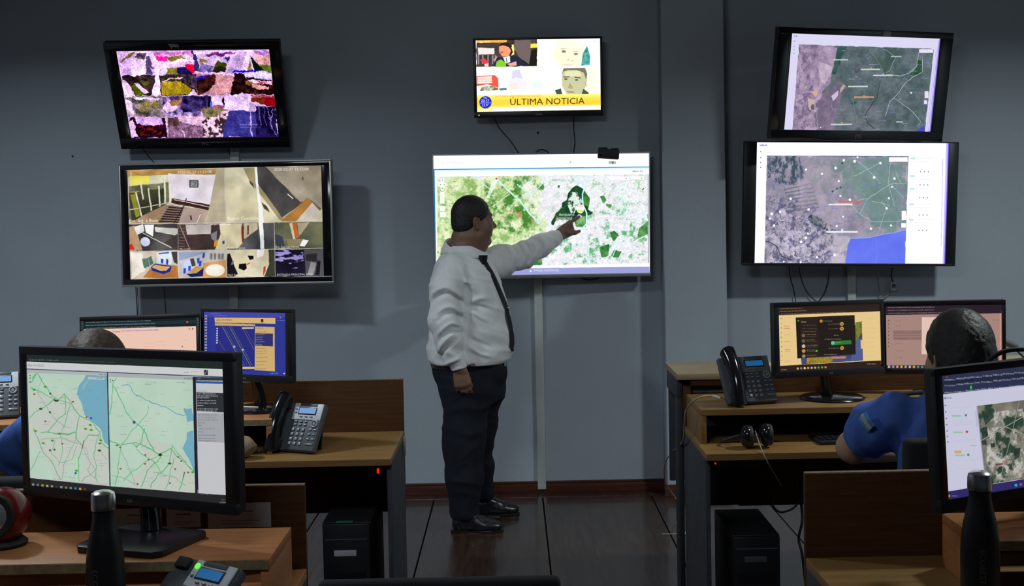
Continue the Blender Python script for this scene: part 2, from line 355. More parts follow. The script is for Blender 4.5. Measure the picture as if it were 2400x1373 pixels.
    c.poly((238, 215, 205), (1400, 455), (1632, 470), (1635, 500), (1450, 490)); c.poly((140, 120, 50), (1380, 455), (1470, 490), (1440, 510), (1380, 490)); c.poly((200, 160, 130), (1450, 490), (1600, 520), (1590, 545), (1450, 530)); c.poly((150, 40, 90), (1480, 468), (1590, 478), (1540, 492))
    # third and fourth rows
    c.tex((60, 70, 50), (190, 180, 175), (275, 595), (625, 595), (640, 778), (305, 780), scale=26); c.poly((238, 225, 230), (280, 612), (340, 640), (360, 770), (300, 720)); c.tex((150, 145, 50), None, (400, 650), (590, 640), (580, 720), (420, 740), scale=30); c.poly((232, 225, 225), (350, 600), (600, 612), (600, 625), (370, 628))
    c.tex((70, 60, 95), (200, 190, 215), (620, 600), (960, 595), (965, 770), (640, 775), scale=36); c.disc((240, 225, 225), 690, 690, 60, 50); c.poly((150, 120, 70), (680, 650), (800, 615), (790, 660), (720, 690))
    c.tex((35, 30, 60), (90, 80, 120), (800, 600), (1050, 600), (1050, 720), (800, 740), scale=40)
    c.tex((235, 215, 240), (250, 240, 250), (1060, 600), (1240, 600), (1240, 720), (1060, 720), scale=20); c.poly((20, 15, 30), (1040, 600), (1062, 600), (1062, 700), (1045, 700)); c.poly((20, 15, 30), (1170, 620), (1190, 600), (1192, 700), (1175, 700)); c.poly((200, 40, 190), (1090, 680), (1170, 680), (1175, 700), (1080, 700)); c.poly((90, 120, 230), (1060, 640), (1080, 640), (1080, 700), (1060, 700))
    c.tex((240, 232, 250), (200, 190, 205), (1240, 585), (1420, 585), (1440, 735), (1240, 720), scale=16)
    c.tex((90, 100, 60), (170, 160, 110), (965, 700), (1140, 690), (1220, 720), (1090, 800), (990, 790), scale=50)
    c.tex((70, 60, 60), (235, 215, 205), (980, 800), (1080, 790), (1250, 730), (1310, 750), (1260, 800), (1160, 970), (990, 970), scale=44, th=.42)
    c.tex((55, 60, 115), (75, 80, 140), (1240, 730), (1480, 735), (1690, 970), (1165, 970), scale=10)
    c.tex((30, 12, 20), (60, 30, 45), (315, 785), (640, 785), (665, 968), (340, 972), scale=40); c.poly((225, 205, 210), (312, 810), (345, 800), (400, 960), (340, 965)); c.poly((215, 190, 225), (370, 785), (620, 785), (620, 860), (480, 850), (390, 850)); c.tex((120, 40, 40), None, (400, 860), (620, 860), (640, 950), (420, 950), scale=60, th=.6)
    c.tex((110, 90, 100), (160, 135, 145), (680, 800), (990, 880), (985, 970), (670, 970), scale=50); c.poly((225, 200, 195), (770, 780), (980, 780), (990, 860), (960, 870), (800, 810)); c.tex((80, 60, 50), (130, 110, 100), (665, 780), (760, 790), (780, 860), (670, 880), scale=50); c.line((210, 195, 195), 8, (795, 880), (825, 970))
    c.poly((140, 10, 30), (1420, 590), (1640, 590), (1655, 700), (1560, 680)); c.poly((120, 60, 30), (1425, 600), (1560, 620), (1560, 680), (1425, 640)); c.tex((20, 15, 40), (50, 45, 90), (1480, 690), (1655, 700), (1690, 970), (1480, 970), scale=20)
    for x in (1500, 1545, 1590): c.line((110, 105, 150), 9, (x, 690), (x+25, 860))
    c.line((190, 185, 210), 10, (1425, 600), (1440, 968)); c.line((170, 165, 195), 7, (1640, 720), (1610, 850), (1680, 960))
    c.warp(8, 20); c.warp(5, 70, 41); c.grain(.25, 30); c.grain(.35, 200, 77); c.blur(3)
    c.text('2020-02-27 11:11:08', 1430, 607, 24, (245, 235, 245), slope=.0); c.text('Activar Windows', 1330, 857, 24, (190, 190, 215), al=.8); c.words((150, 150, 190), 1335, 876, 7, 10)
    c.line((200, 185, 230), 3, (190, 183), (1600, 181)); c.line((60, 40, 90), 4, (335, 972), (1690, 968))
    c.a *= np.array([1.0, .9, 1.06]); c.a = (c.a-128)*1.18+122
    return c.material('outdoor_camera_grid', 1.15, 2)

def scr_indoor():
    c = Cv([(178, 165), (1772, 135), (1785, 1045), (205, 1075)], bg=(200, 190, 170), seed=40)
    c.poly((205, 195, 180), (180, 165), (980, 150), (990, 605), (190, 615)); c.tex((190, 150, 90), (150, 110, 60), (180, 165), (940, 155), (900, 205), (520, 205), (182, 225), scale=12, ay=3)
    c.poly((225, 215, 225), (525, 200), (915, 212), (862, 452), (535, 402)); c.tex((205, 198, 210), None, (530, 300), (900, 320), (862, 450), (535, 402), scale=8)
    c.poly((225, 215, 90), (190, 215), (365, 212), (360, 290), (200, 300)); c.poly((205, 205, 180), (375, 212), (520, 205), (520, 265), (375, 275)); c.tex((70, 75, 55), (130, 130, 100), (190, 300), (525, 270), (530, 440), (190, 600), scale=20)
    c.tex((45, 50, 35), (80, 80, 55), (190, 350), (480, 320), (500, 460), (210, 600), scale=14); c.poly((140, 140, 45), (200, 370), (245, 365), (285, 545), (250, 565))
    for (a, b, e, f) in ((250, 350, 298, 550), (355, 320, 378, 505), (440, 300, 448, 470), (487, 225, 490, 440), (522, 200, 530, 440), (205, 180, 210, 300), (292, 270, 310, 410)): c.line((225, 220, 200), 13 if a > 240 else 7, (a, b), (e, f))
    c.line((200, 195, 170), 8, (190, 500), (525, 440)); c.line((210, 205, 180), 6, (190, 300), (520, 245)); c.line((190, 150, 80), 8, (190, 350), (280, 345))
    c.poly((165, 135, 105), (300, 550), (500, 455), (570, 470), (450, 610), (195, 612)); c.poly((60, 35, 30), (545, 400), (865, 455), (850, 500), (540, 440)); c.line((225, 215, 210), 6, (560, 412), (660, 430), (860, 475))
    c.poly((150, 130, 120), (500, 455), (850, 500), (820, 605), (450, 608))
    for i in range(7): c.poly((55, 38, 35), (525-i*13, 468+i*20), (640-i*5, 480+i*19), (632-i*5, 492+i*19), (515-i*13, 480+i*20))
    c.line((45, 35, 35), 7, (665, 400), (640, 470), (560, 610)); c.poly((180, 160, 150), (640, 480), (850, 500), (810, 605), (600, 605), al=.7); c.line((70, 50, 45), 12, (700, 545), (705, 580)); c.line((230, 225, 205), 6, (750, 605), (780, 540))
    c.poly((185, 175, 150), (915, 160), (980, 150), (990, 605), (810, 605), (860, 460)); c.tex((165, 155, 130), None, (920, 160), (980, 150), (990, 605), (830, 605), scale=6)
    c.poly((240, 235, 235), (690, 230), (770, 240), (768, 330), (690, 320), al=.6); c.rect((95, 95, 100), 690, 250, 765, 315); c.rect((160, 160, 165), 705, 262, 750, 305); c.tex((40, 40, 45), None, (715, 268), (745, 268), (745, 300), (715, 300), scale=60)
    # grid right upper
    c.tex((190, 182, 150), (215, 208, 178), (982, 150), (1320, 145), (1460, 590), (995, 605), scale=6); c.tex((60, 58, 60), (90, 85, 80), (1230, 145), (1320, 145), (1620, 440), (1450, 565), (1245, 310), scale=8)
    c.poly((150, 140, 105), (1130, 150), (1225, 147), (1240, 260), (1460, 580), (1430, 588), (1190, 260)); c.poly((70, 65, 55), (1185, 255), (1215, 280), (1225, 325), (1195, 285)); c.poly((70, 65, 55), (1280, 440), (1320, 470), (1350, 525), (1300, 495))
    c.tex((135, 125, 105), (170, 160, 140), (1320, 145), (1772, 135), (1780, 500), (1660, 405), (1600, 440), scale=5); c.poly((170, 120, 60), (1655, 403), (1700, 440), (1560, 598), (1435, 595)); c.poly((195, 185, 175), (1700, 440), (1765, 500), (1690, 595), (1560, 598)); c.poly((110, 95, 70), (1655, 403), (1770, 490), (1760, 510)); c.line((240, 235, 225), 8, (1497, 370), (1538, 407)); c.disc((90, 80, 70), 1620, 245, 7, 16)
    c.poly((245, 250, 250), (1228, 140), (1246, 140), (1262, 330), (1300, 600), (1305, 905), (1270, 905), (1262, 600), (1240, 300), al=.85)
    # third row
    c.tex((40, 38, 38), (90, 85, 85), (190, 620), (595, 615), (600, 835), (200, 842), scale=10); c.poly((190, 155, 120), (192, 640), (245, 630), (300, 830), (200, 842)); c.poly((228, 225, 225), (235, 640), (310, 620), (320, 680), (260, 710)); c.poly((240, 240, 250), (320, 625), (400, 620), (390, 720), (330, 690)); c.disc((215, 220, 250), 325, 765, 40, 38)
    c.poly((205, 205, 195), (405, 640), (595, 655), (590, 720), (500, 700), (410, 680)); c.line((200, 190, 180), 8, (300, 690), (540, 815)); c.poly((70, 60, 60), (480, 780), (590, 700), (590, 830)); c.poly((230, 45, 30), (188, 790), (215, 780), (240, 828), (190, 830))
    c.tex((80, 60, 58), (50, 40, 38), (598, 618), (980, 612), (990, 832), (600, 836), scale=8); c.poly((190, 182, 178), (660, 620), (870, 615), (865, 700), (670, 705)); c.poly((205, 195, 160), (935, 615), (980, 612), (992, 830), (900, 832), (945, 700)); c.line((165, 150, 140), 7, (610, 620), (690, 820))
    for i in range(7): c.line((130, 110, 100), 5, (598, 650+i*25), (650, 655+i*25))
    c.poly((200, 140, 30), (895, 760), (925, 745), (920, 800), (890, 810)); c.poly((40, 70, 160), (960, 760), (978, 755), (978, 780), (962, 785)); c.poly((120, 120, 125), (865, 700), (920, 670), (910, 770), (870, 740))
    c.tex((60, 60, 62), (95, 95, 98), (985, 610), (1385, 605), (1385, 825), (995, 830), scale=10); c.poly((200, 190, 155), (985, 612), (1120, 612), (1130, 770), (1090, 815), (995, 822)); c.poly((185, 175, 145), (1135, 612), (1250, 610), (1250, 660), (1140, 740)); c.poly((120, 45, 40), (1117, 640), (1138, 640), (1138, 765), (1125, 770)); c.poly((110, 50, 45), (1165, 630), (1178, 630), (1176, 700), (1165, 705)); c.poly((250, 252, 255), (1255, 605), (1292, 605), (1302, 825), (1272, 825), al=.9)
    c.tex((75, 80, 62), (110, 110, 85), (1387, 605), (1780, 600), (1785, 818), (1390, 822), scale=8); c.poly((60, 65, 75), (1390, 700), (1450, 720), (1470, 815), (1392, 818)); c.poly((205, 195, 165), (1505, 612), (1530, 605), (1558, 750), (1540, 745)); c.poly((195, 95, 40), (1530, 612), (1562, 605), (1588, 725), (1560, 735)); c.poly((160, 155, 125), (1570, 610), (1670, 605), (1590, 720)); c.poly((240, 240, 230), (1620, 745), (1665, 755), (1630, 803), (1588, 795)); c.poly((130, 120, 90), (1480, 740), (1620, 740), (1590, 800), (1500, 805))
    # bottom row
    c.poly((205, 190, 175), (200, 848), (595, 840), (600, 1065), (205, 1075)); c.poly((185, 120, 60), (310, 1060), (400, 945), (590, 960), (598, 1065)); c.poly((235, 228, 215), (205, 850), (300, 860), (330, 1000), (215, 1070)); c.poly((90, 120, 105), (300, 905), (350, 895), (365, 965), (320, 985)); c.poly((80, 110, 100), (350, 895), (375, 880), (395, 940), (370, 960)); c.poly((215, 225, 225), (420, 850), (540, 845), (545, 950), (420, 940))
    c.poly((30, 45, 160), (375, 975), (410, 940), (540, 965), (530, 1010), (480, 1030), (385, 1000)); c.poly((225, 180, 110), (380, 975), (410, 950), (530, 970), (495, 1005), (460, 1005)); c.poly((40, 60, 190), (455, 900), (475, 910), (470, 945), (455, 935)); c.poly((40, 60, 190), (495, 905), (512, 915), (510, 955), (495, 945)); c.poly((50, 80, 200), (435, 855), (520, 850), (520, 862), (435, 866)); c.poly((60, 60, 65), (540, 850), (590, 845), (590, 950), (560, 930))
    c.poly((195, 190, 185), (597, 842), (990, 835), (993, 1060), (600, 1065)); c.poly((205, 150, 100), (800, 940), (990, 915), (993, 1060), (790, 1060)); c.disc((245, 235, 215), 900, 1000, 80, 50); c.poly((190, 200, 225), (610, 930), (740, 900), (760, 960), (640, 1020)); c.poly((150, 160, 190), (600, 850), (860, 840), (720, 890), (605, 920)); c.poly((75, 65, 55), (695, 905), (725, 900), (738, 960), (710, 970))
    for x, y in ((750, 900), (765, 925), (640, 985), (680, 965), (795, 860)): c.poly((45, 75, 200), (x, y), (x+22, y-4), (x+18, y+38), (x, y+42))
    c.poly((190, 150, 85), (680, 1020), (740, 965), (800, 975), (750, 1025)); c.poly((25, 35, 90), (660, 1030), (750, 1025), (805, 975), (800, 1050), (700, 1055))
    for x in (860, 890, 925, 950): c.rect((90, 90, 95), x, 865, x+18, 912, al=.7)
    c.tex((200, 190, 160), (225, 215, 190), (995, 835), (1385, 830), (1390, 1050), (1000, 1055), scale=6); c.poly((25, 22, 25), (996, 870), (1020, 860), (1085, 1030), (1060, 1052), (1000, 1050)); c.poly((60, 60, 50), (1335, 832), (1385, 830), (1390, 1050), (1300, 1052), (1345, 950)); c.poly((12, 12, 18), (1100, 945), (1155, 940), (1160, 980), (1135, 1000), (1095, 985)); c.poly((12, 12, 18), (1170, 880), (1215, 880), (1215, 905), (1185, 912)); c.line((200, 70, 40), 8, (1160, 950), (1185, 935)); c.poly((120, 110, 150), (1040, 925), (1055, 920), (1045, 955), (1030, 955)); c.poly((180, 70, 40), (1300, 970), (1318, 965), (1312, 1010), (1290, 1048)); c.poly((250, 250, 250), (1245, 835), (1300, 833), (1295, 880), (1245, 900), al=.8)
    c.tex((18, 14, 30), (45, 35, 60), (1388, 828), (1785, 822), (1788, 1045), (1392, 1050), scale=8); c.tex((150, 140, 200), None, (1390, 828), (1620, 824), (1625, 1000), (1392, 960), scale=50, th=.68, soft=.1, ax=.4, ay=1.6); c.poly((85, 82, 85), (1625, 830), (1785, 825), (1786, 1045), (1640, 1045)); c.poly((150, 148, 150), (1680, 935), (1725, 940), (1700, 1040), (1650, 1035)); c.poly((30, 28, 32), (1735, 920), (1760, 925), (1750, 1040), (1715, 1040)); c.poly((45, 45, 50), (1640, 870), (1730, 865), (1730, 930), (1640, 925))
    c.warp(3, 12); c.grain(.16, 14); c.blur(4)
    c.text('2020-02-27 11:12:08', 590, 187, 34, (235, 230, 215), slope=-.01); c.text('2020-02-27 11:12:08', 1385, 168, 34, (235, 230, 215), slope=-.01)
    c.text('Esc. Ing. a Base', 190, 590, 40, (245, 240, 230), slope=-.01); c.text('Buzon Custodia', 1000, 573, 40, (245, 240, 225), slope=-.01)
    c.text('Hall Entrada Puesto', 1003, 1040, 26, (240, 240, 235), slope=-.01); c.text('ENTRADA PRINCIPAL CCO', 1403, 1037, 24, (240, 240, 235), slope=-.01); c.text('Pasillo de pisos', 1000, 815, 24, (235, 235, 225)); c.text('Esc. Sala San Martin', 1395, 808, 24, (235, 235, 225))
    c.words((235, 235, 225), 610, 818, 3, 12); c.words((235, 235, 225), 235, 832, 3, 10); c.words((245, 245, 235), 865, 615, 5, 11, al=.9); c.words((235, 235, 225), 1090, 612, 4, 8)
    for a in (((180, 612), (1780, 598)), ((190, 842), (1785, 820)), ((980, 150), (993, 1060)), ((596, 615), (600, 1065)), ((1385, 603), (1390, 1050))): c.line((215, 210, 205), 2.5, *a, al=.6)
    c.a = (c.a-110)*1.08+114
    return c.material('indoor_camera_grid', 0.95, 2)

def scr_news():
    c = Cv([(540, 148), (1700, 130), (1708, 795), (558, 812)], w=1024, h=576, seed=70)
    c.tex((35, 30, 28), (95, 80, 75), (545, 148), (1112, 138), (1112, 388), (548, 395), scale=8); c.poly((105, 92, 90), (900, 145), (1050, 145), (1050, 385), (940, 300), (900, 230)); c.poly((235, 170, 60), (545, 148), (830, 144), (828, 166), (548, 172)); c.text('EN VIVO', 575, 160, 26, (255, 250, 235))
    c.poly((225, 215, 210), (560, 215), (715, 220), (710, 275), (565, 280)); c.poly((60, 50, 55), (548, 185), (750, 180), (755, 215), (550, 210)); c.poly((245, 235, 120), (870, 190), (895, 185), (900, 280), (870, 288), (885, 260)); c.poly((240, 215, 70), (1050, 180), (1112, 175), (1112, 215), (1050, 222)); c.poly((25, 22, 20), (1060, 240), (1112, 238), (1112, 385), (1035, 385))
    for x in (560, 600, 650, 690, 715): c.rect((190, 185, 190), x, 280, x+12, 370, al=.6)
    c.poly((235, 150, 110), (755, 200), (860, 195), (868, 250), (845, 300), (790, 305), (760, 260)); c.poly((35, 22, 20), (752, 205), (775, 172), (840, 165), (880, 195), (870, 245), (850, 210), (790, 192)); c.poly((190, 95, 75), (765, 250), (800, 245), (800, 262), (770, 268)); c.poly((30, 35, 60), (700, 388), (740, 305), (790, 300), (870, 290), (940, 305), (1000, 370), (1030, 388)); c.poly((240, 240, 245), (790, 305), (860, 290), (865, 350), (820, 360)); c.line((60, 60, 90), 8, (825, 310), (832, 350))
    c.poly((120, 195, 40), (735, 345), (775, 325), (825, 360), (820, 390), (725, 390)); c.poly((225, 160, 140), (830, 365), (920, 345), (925, 380), (860, 388)); c.poly((225, 50, 70), (580, 330), (620, 312), (662, 350), (630, 380)); c.poly((235, 200, 205), (620, 370), (660, 360), (660, 388), (625, 390)); c.poly((200, 140, 160), (700, 330), (735, 290), (740, 310), (712, 340))
    c.warp(3, 20); c.blur(3)
    # child portrait, washed out
    c.poly((252, 250, 240), (1115, 138), (1700, 132), (1703, 388), (1115, 388)); c.poly((235, 228, 200), (1285, 150), (1310, 140), (1520, 140), (1555, 200), (1550, 280), (1510, 385), (1310, 385), (1280, 330), (1265, 290), (1270, 250), (1285, 250)); c.poly((245, 240, 215), (1300, 150), (1530, 145), (1540, 230), (1420, 215), (1300, 225)); c.tex((120, 190, 185), (40, 130, 125), (1540, 270), (1580, 200), (1610, 300), (1605, 380), (1525, 385), scale=40); c.disc((110, 125, 115), 1362, 252, 20, 12); c.disc((130, 140, 130), 1475, 275, 20, 12); c.line((190, 180, 150), 6, (1335, 228), (1385, 222)); c.line((190, 180, 150), 6, (1450, 250), (1500, 255)); c.disc((190, 170, 140), 1405, 330, 10, 6); c.disc((190, 170, 140), 1440, 338, 8, 5); c.poly((235, 200, 185), (1360, 368), (1450, 372), (1440, 385), (1370, 385)); c.text('TNd', 1615, 160, 30, (200, 130, 170), al=.7)
    c.rect((250, 240, 180), 548, 393, 1115, 400)
    c.poly((250, 246, 252), (550, 405), (1180, 400), (1190, 655), (555, 660)); c.poly((225, 222, 240), (880, 430), (940, 415), (985, 500), (1030, 560), (1010, 605), (850, 608), (845, 550)); c.poly((205, 200, 225), (885, 430), (950, 418), (980, 510), (920, 490), (880, 510)); c.poly((240, 215, 205), (860, 550), (930, 540), (930, 600), (855, 605)); c.poly((235, 80, 60), (550, 480), (720, 472), (750, 500), (755, 590), (650, 555), (552, 575)); c.poly((250, 225, 220), (560, 490), (690, 480), (695, 545), (560, 550)); c.words((225, 90, 70), 565, 500, 4, 12); c.words((225, 90, 70), 565, 522, 4, 12); c.tex((90, 100, 60), (225, 225, 210), (600, 580), (700, 570), (760, 600), (755, 612), (580, 618), scale=60); c.poly((90, 120, 120), (760, 595), (830, 590), (830, 612), (765, 614)); c.poly((190, 230, 235), (1060, 540), (1160, 530), (1170, 585), (1065, 600), al=.6)
    c.poly((250, 248, 238), (1190, 400), (1704, 395), (1706, 655), (1195, 655)); c.poly((235, 230, 215), (1575, 405), (1675, 402), (1680, 650), (1560, 650)); c.line((215, 210, 195), 3, (1580, 510), (1675, 508)); c.line((215, 210, 195), 3, (1580, 590), (1675, 588))
    c.poly((190, 190, 150), (1345, 450), (1400, 415), (1520, 412), (1572, 450), (1578, 540), (1545, 650), (1390, 650), (1345, 570)); c.poly((110, 112, 90), (1342, 470), (1360, 408), (1560, 405), (1582, 460), (1572, 520), (1550, 450), (1480, 425), (1400, 425), (1358, 440)); c.poly((215, 212, 175), (1375, 440), (1510, 432), (1530, 480), (1370, 490)); c.line((80, 80, 60), 9, (1360, 490), (1415, 488)); c.line((80, 80, 60), 9, (1465, 492), (1520, 500)); c.disc((90, 90, 80), 1382, 510, 16, 8); c.disc((90, 90, 80), 1482, 518, 16, 8); c.poly((165, 160, 120), (1400, 590), (1420, 540), (1450, 590), (1430, 602)); c.line((120, 110, 85), 8, (1395, 628), (1455, 632)); c.poly((60, 80, 75), (1280, 615), (1335, 595), (1350, 652), (1300, 655)); c.poly((60, 80, 75), (1545, 600), (1600, 640), (1590, 652), (1530, 652)); c.line((150, 145, 110), 5, (1560, 540), (1575, 580))
    # banner
    for i in range(16):
        t = i/15; c.poly((255, 232-30*sin(t*pi), 120-60*sin(t*pi)), (553, 655+i*9), (1710, 648+i*9), (1710, 660+i*9), (553, 667+i*9))
    c.poly((255, 253, 235), (700, 770), (1705, 755), (1706, 790), (700, 802)); c.words((215, 150, 40), 725, 662, 12, 12, slope=-.008, al=.8)
    c.text('ÚLTIMA NOTICIA', 858, 724, 84, (45, 38, 10), slope=-.012, wx=1.06)
    c.disc((25, 35, 190), 634, 724, 58, 58); c.text('20:17', 592, 712, 34, (235, 240, 255)); c.text('TN', 612, 686, 26, (235, 240, 255)); c.line((190, 200, 255), 4, (580, 732), (688, 730)); c.text('23.9°', 600, 752, 32, (235, 240, 255))
    return c.material('news_broadcast', 1.35, 1)

def scr_map_center():
    c = Cv([(140, 98), (2158, 70), (2165, 1198), (170, 1245)], w=1600, h=900, bg=(250, 252, 255), seed=90)
    T = [(178, 298), (2150, 268), (2158, 1108), (182, 1165)]
    c.poly((252, 253, 255), (150, 240), (2165, 205), (2168, 265), (155, 300)); 
    c.keep(); c.tex((240, 240, 240), (222, 222, 230), *T, scale=60, octs=5, gain=.8)
    c.tex((200, 222, 160), (232, 238, 205), (178, 298), (1120, 284), (1180, 700), (1240, 780), (980, 900), (820, 1150), (182, 1165), scale=18, octs=7, gain=.7, fe=50)
    c.tex((140, 180, 100), None, (178, 298), (800, 290), (1100, 660), (1130, 760), (900, 900), (700, 1150), (182, 1165), scale=26, th=.56, soft=.5, octs=6, gain=.7, fe=60)
    c.tex((70, 130, 50), None, (640, 290), (1180, 290), (1160, 440), (1020, 520), (1120, 700), (980, 820), (720, 760), (640, 500), scale=24, th=.55, soft=.4, octs=6, gain=.7, fe=50)
    R = random.Random(3)
    for i in range(260):
        x, y = R.uniform(190, 1080), R.uniform(300, 1100); a, b = R.uniform(10, 34), R.uniform(8, 22)
        c.poly(R.choice([(150, 190, 110), (90, 145, 60), (225, 232, 190), (215, 170, 140), (180, 205, 140), (240, 244, 225)]), (x, y), (x+a, y+b*.5), (x+a-b*.6, y+b*1.4), (x-b*.6, y+b), al=.55)
    c.tex((235, 238, 246), None, (950, 290), (1900, 275), (2150, 500), (2150, 700), (1900, 1105), (1150, 1140), (1200, 760), (1000, 500), scale=14, th=.4, soft=.5, octs=7, gain=.7, al=.5, fe=60)
    c.tex((90, 170, 110), None, (1000, 800), (2150, 560), (2155, 1105), (1000, 1150), scale=34, th=.72, soft=.3, octs=6, gain=.72, al=.9, fe=60); c.tex((130, 190, 130), None, (1250, 290), (2140, 275), (2150, 600), (1250, 760), scale=40, th=.8, soft=.3, octs=6, gain=.72, al=.7, fe=60)
    for i in range(900):
        x, y = R.uniform(1100, 2140), R.uniform(290, 1100); a = R.uniform(2, 8)
        c.rect(R.choice([(200, 200, 210), (170, 190, 185), (255, 255, 255), (225, 200, 210)]), x, y, x+a, y+a*.7, al=.6)
    F = [(1490, 378), (1560, 430), (1604, 510), (1590, 600), (1655, 640), (1560, 680), (1500, 640), (1470, 700), (1380, 700), (1300, 690), (1262, 768), (1250, 725), (1290, 640), (1345, 590), (1345, 540), (1400, 520), (1410, 460), (1440, 410)]
    c.tex((12, 50, 32), (40, 95, 50), *F, scale=40, octs=6, gain=.7, fe=9); c.tex((215, 232, 220), None, (1420, 440), (1530, 440), (1540, 540), (1440, 660), (1400, 560), scale=30, th=.6, soft=.2, octs=6, gain=.7)
    c.tex((90, 150, 70), (45, 110, 50), (1560, 430), (1610, 500), (1600, 580), (1550, 560), scale=60); c.tex((140, 185, 120), (60, 120, 60), (1460, 700), (1580, 660), (1570, 770), (1480, 770), scale=50)
    for p in (((1695, 480), (1740, 465), (1770, 520), (1735, 545)), ((1750, 545), (1810, 560), (1800, 600), (1770, 580)), ((1790, 820), (1840, 800), (1880, 850), (1830, 905)), ((1830, 980), (1910, 1000), (1880, 1060), (1810, 1050)), ((2060, 780), (2150, 710), (2150, 850), (2050, 870)), ((1060, 1060), (1160, 1060), (1170, 1130), (1060, 1140)), ((1700, 960), (1790, 930), (1780, 1050), (1720, 1060)), ((1310, 380), (1325, 375), (1325, 400), (1312, 400))): c.tex((30, 100, 50), (110, 165, 95), *p, scale=40, octs=6, gain=.7, fe=6)
    for p in (((930, 640), (975, 620), (975, 670), (930, 690)), ((860, 610), (880, 605), (885, 630), (862, 632)), ((1060, 700), (1085, 690), (1090, 715), (1065, 722)), ((1290, 690), (1320, 690), (1320, 715), (1290, 715)), ((800, 680), (822, 676), (826, 700), (804, 704))): c.poly((225, 130, 110), *p, al=.7)
    RD_ = (195, 245, 238)
    c.line(RD_, 15, (750, 330), (850, 430), (960, 530), (1050, 650), (1140, 740)); c.line(RD_, 13, (1600, 290), (1565, 380), (1540, 460), (1545, 560), (1580, 640), (1580, 740), (1520, 800), (1400, 880)); c.line(RD_, 9, (1935, 350), (1905, 520), (1890, 650)); c.line(RD_, 9, (1925, 520), (1955, 600), (1950, 660)); c.line(RD_, 8, (520, 290), (680, 420)); c.line(RD_, 9, (930, 370), (1060, 470), (1130, 400), (1175, 350), (1170, 285)); c.line(RD_, 9, (1600, 930), (1600, 1100)); c.line(RD_, 9, (1890, 880), (1800, 1100)); c.line((225, 235, 215), 7, (860, 460), (700, 580)); c.line(RD_, 7, (180, 570), (290, 690), (330, 790)); c.line((240, 245, 240), 8, (1460, 640), (1490, 570)); c.line((235, 240, 235), 8, (2010, 910), (2150, 840)); c.line(RD_, 8, (2140, 650), (2050, 690)); c.line(RD_, 8, (1500, 290), (1500, 370)); c.poly((245, 252, 250), (700, 330), (750, 330), (670, 500), (640, 500), al=.7)
    c.grain(.10, 160, 3); c.clip(*T)
    c.disc((250, 250, 250), 735, 315, 20); c.disc((225, 70, 70), 735, 315, 11); c.disc((252, 252, 250), 1520, 600, 36, 42); c.poly((220, 225, 90), (1490, 610), (1548, 608), (1545, 628), (1492, 630)); c.line((230, 130, 110), 5, (1495, 580), (1520, 568), (1545, 582))
    for t, x, y, z, w_ in (('Aeropuerto', 1322, 655, 42, .70), ('Internacional', 1300, 688, 42, .66), ('Ezeiza', 1385, 716, 30, .8)): c.text(t, x+2, y+3, z, (40, 60, 50), al=.8, slope=-.01, wx=w_); c.text(t, x, y, z, (252, 255, 255), slope=-.01, wx=w_)
    c.text('20 de Junio', 838, 572, 30, (250, 255, 250), slope=-.01, wx=.8, al=.85)
    for x, y in ((1690, 740), (1900, 730), (1300, 320), (1780, 480), (1140, 745), (1290, 450), (1100, 620), (1900, 860), (2060, 630), (1530, 830), (1920, 640)): c.words((215, 215, 228), x, y, 2, 16, al=.8)
    for p in ((190, 355, 265, 390), (212, 320, 242, 430), (207, 440, 250, 555), (205, 575, 256, 625), (207, 632, 262, 682)): c.rect((248, 250, 240), *p, al=.9)
    for x, y in ((227, 332), (227, 408), (210, 373), (245, 372)): c.disc((150, 160, 140), x, y, 6)
    c.rect((250, 250, 252), 1785, 292, 1972, 324); c.rect((250, 250, 252), 1988, 290, 2115, 320); c.disc((90, 90, 100), 1948, 310, 5); c.disc((90, 90, 100), 2090, 308, 5); c.line((70, 80, 90), 8, (2095, 418), (2112, 402))
    c.line((70, 80, 100), 5, (2151, 270), (2156, 1108)); c.line((20, 130, 190), 8, (147, 230), (2160, 200)); c.line((10, 110, 180), 10, (148, 232), (172, 1168)); c.line((180, 225, 245), 10, (150, 242), (2162, 211), al=.7)
    c.words((225, 222, 230), 190, 150, 4, 24, al=.8); c.words((120, 125, 140), 2005, 232, 3, 18, al=.8, lw=20); c.line((90, 95, 105), 5, (1422, 162), (1432, 152)); c.poly((150, 190, 160), (1782, 145), (1852, 148), (1850, 174), (1784, 172)); c.line((40, 45, 60), 5, (1815, 150), (1820, 170), (1830, 152))
    c.poly((252, 252, 255), (180, 1165), (2160, 1110), (2162, 1142), (181, 1180)); c.poly((152, 156, 212), (181, 1178), (2162, 1142), (2165, 1199), (170, 1245))
    c.text('PANEL REPORTES', 1090, 1185, 30, (225, 235, 250), slope=-.012); c.poly((235, 240, 250), (1050, 1190), (1060, 1178), (1072, 1190), (1060, 1200))
    return c.material('airport_satellite_map', 1.16, 2)

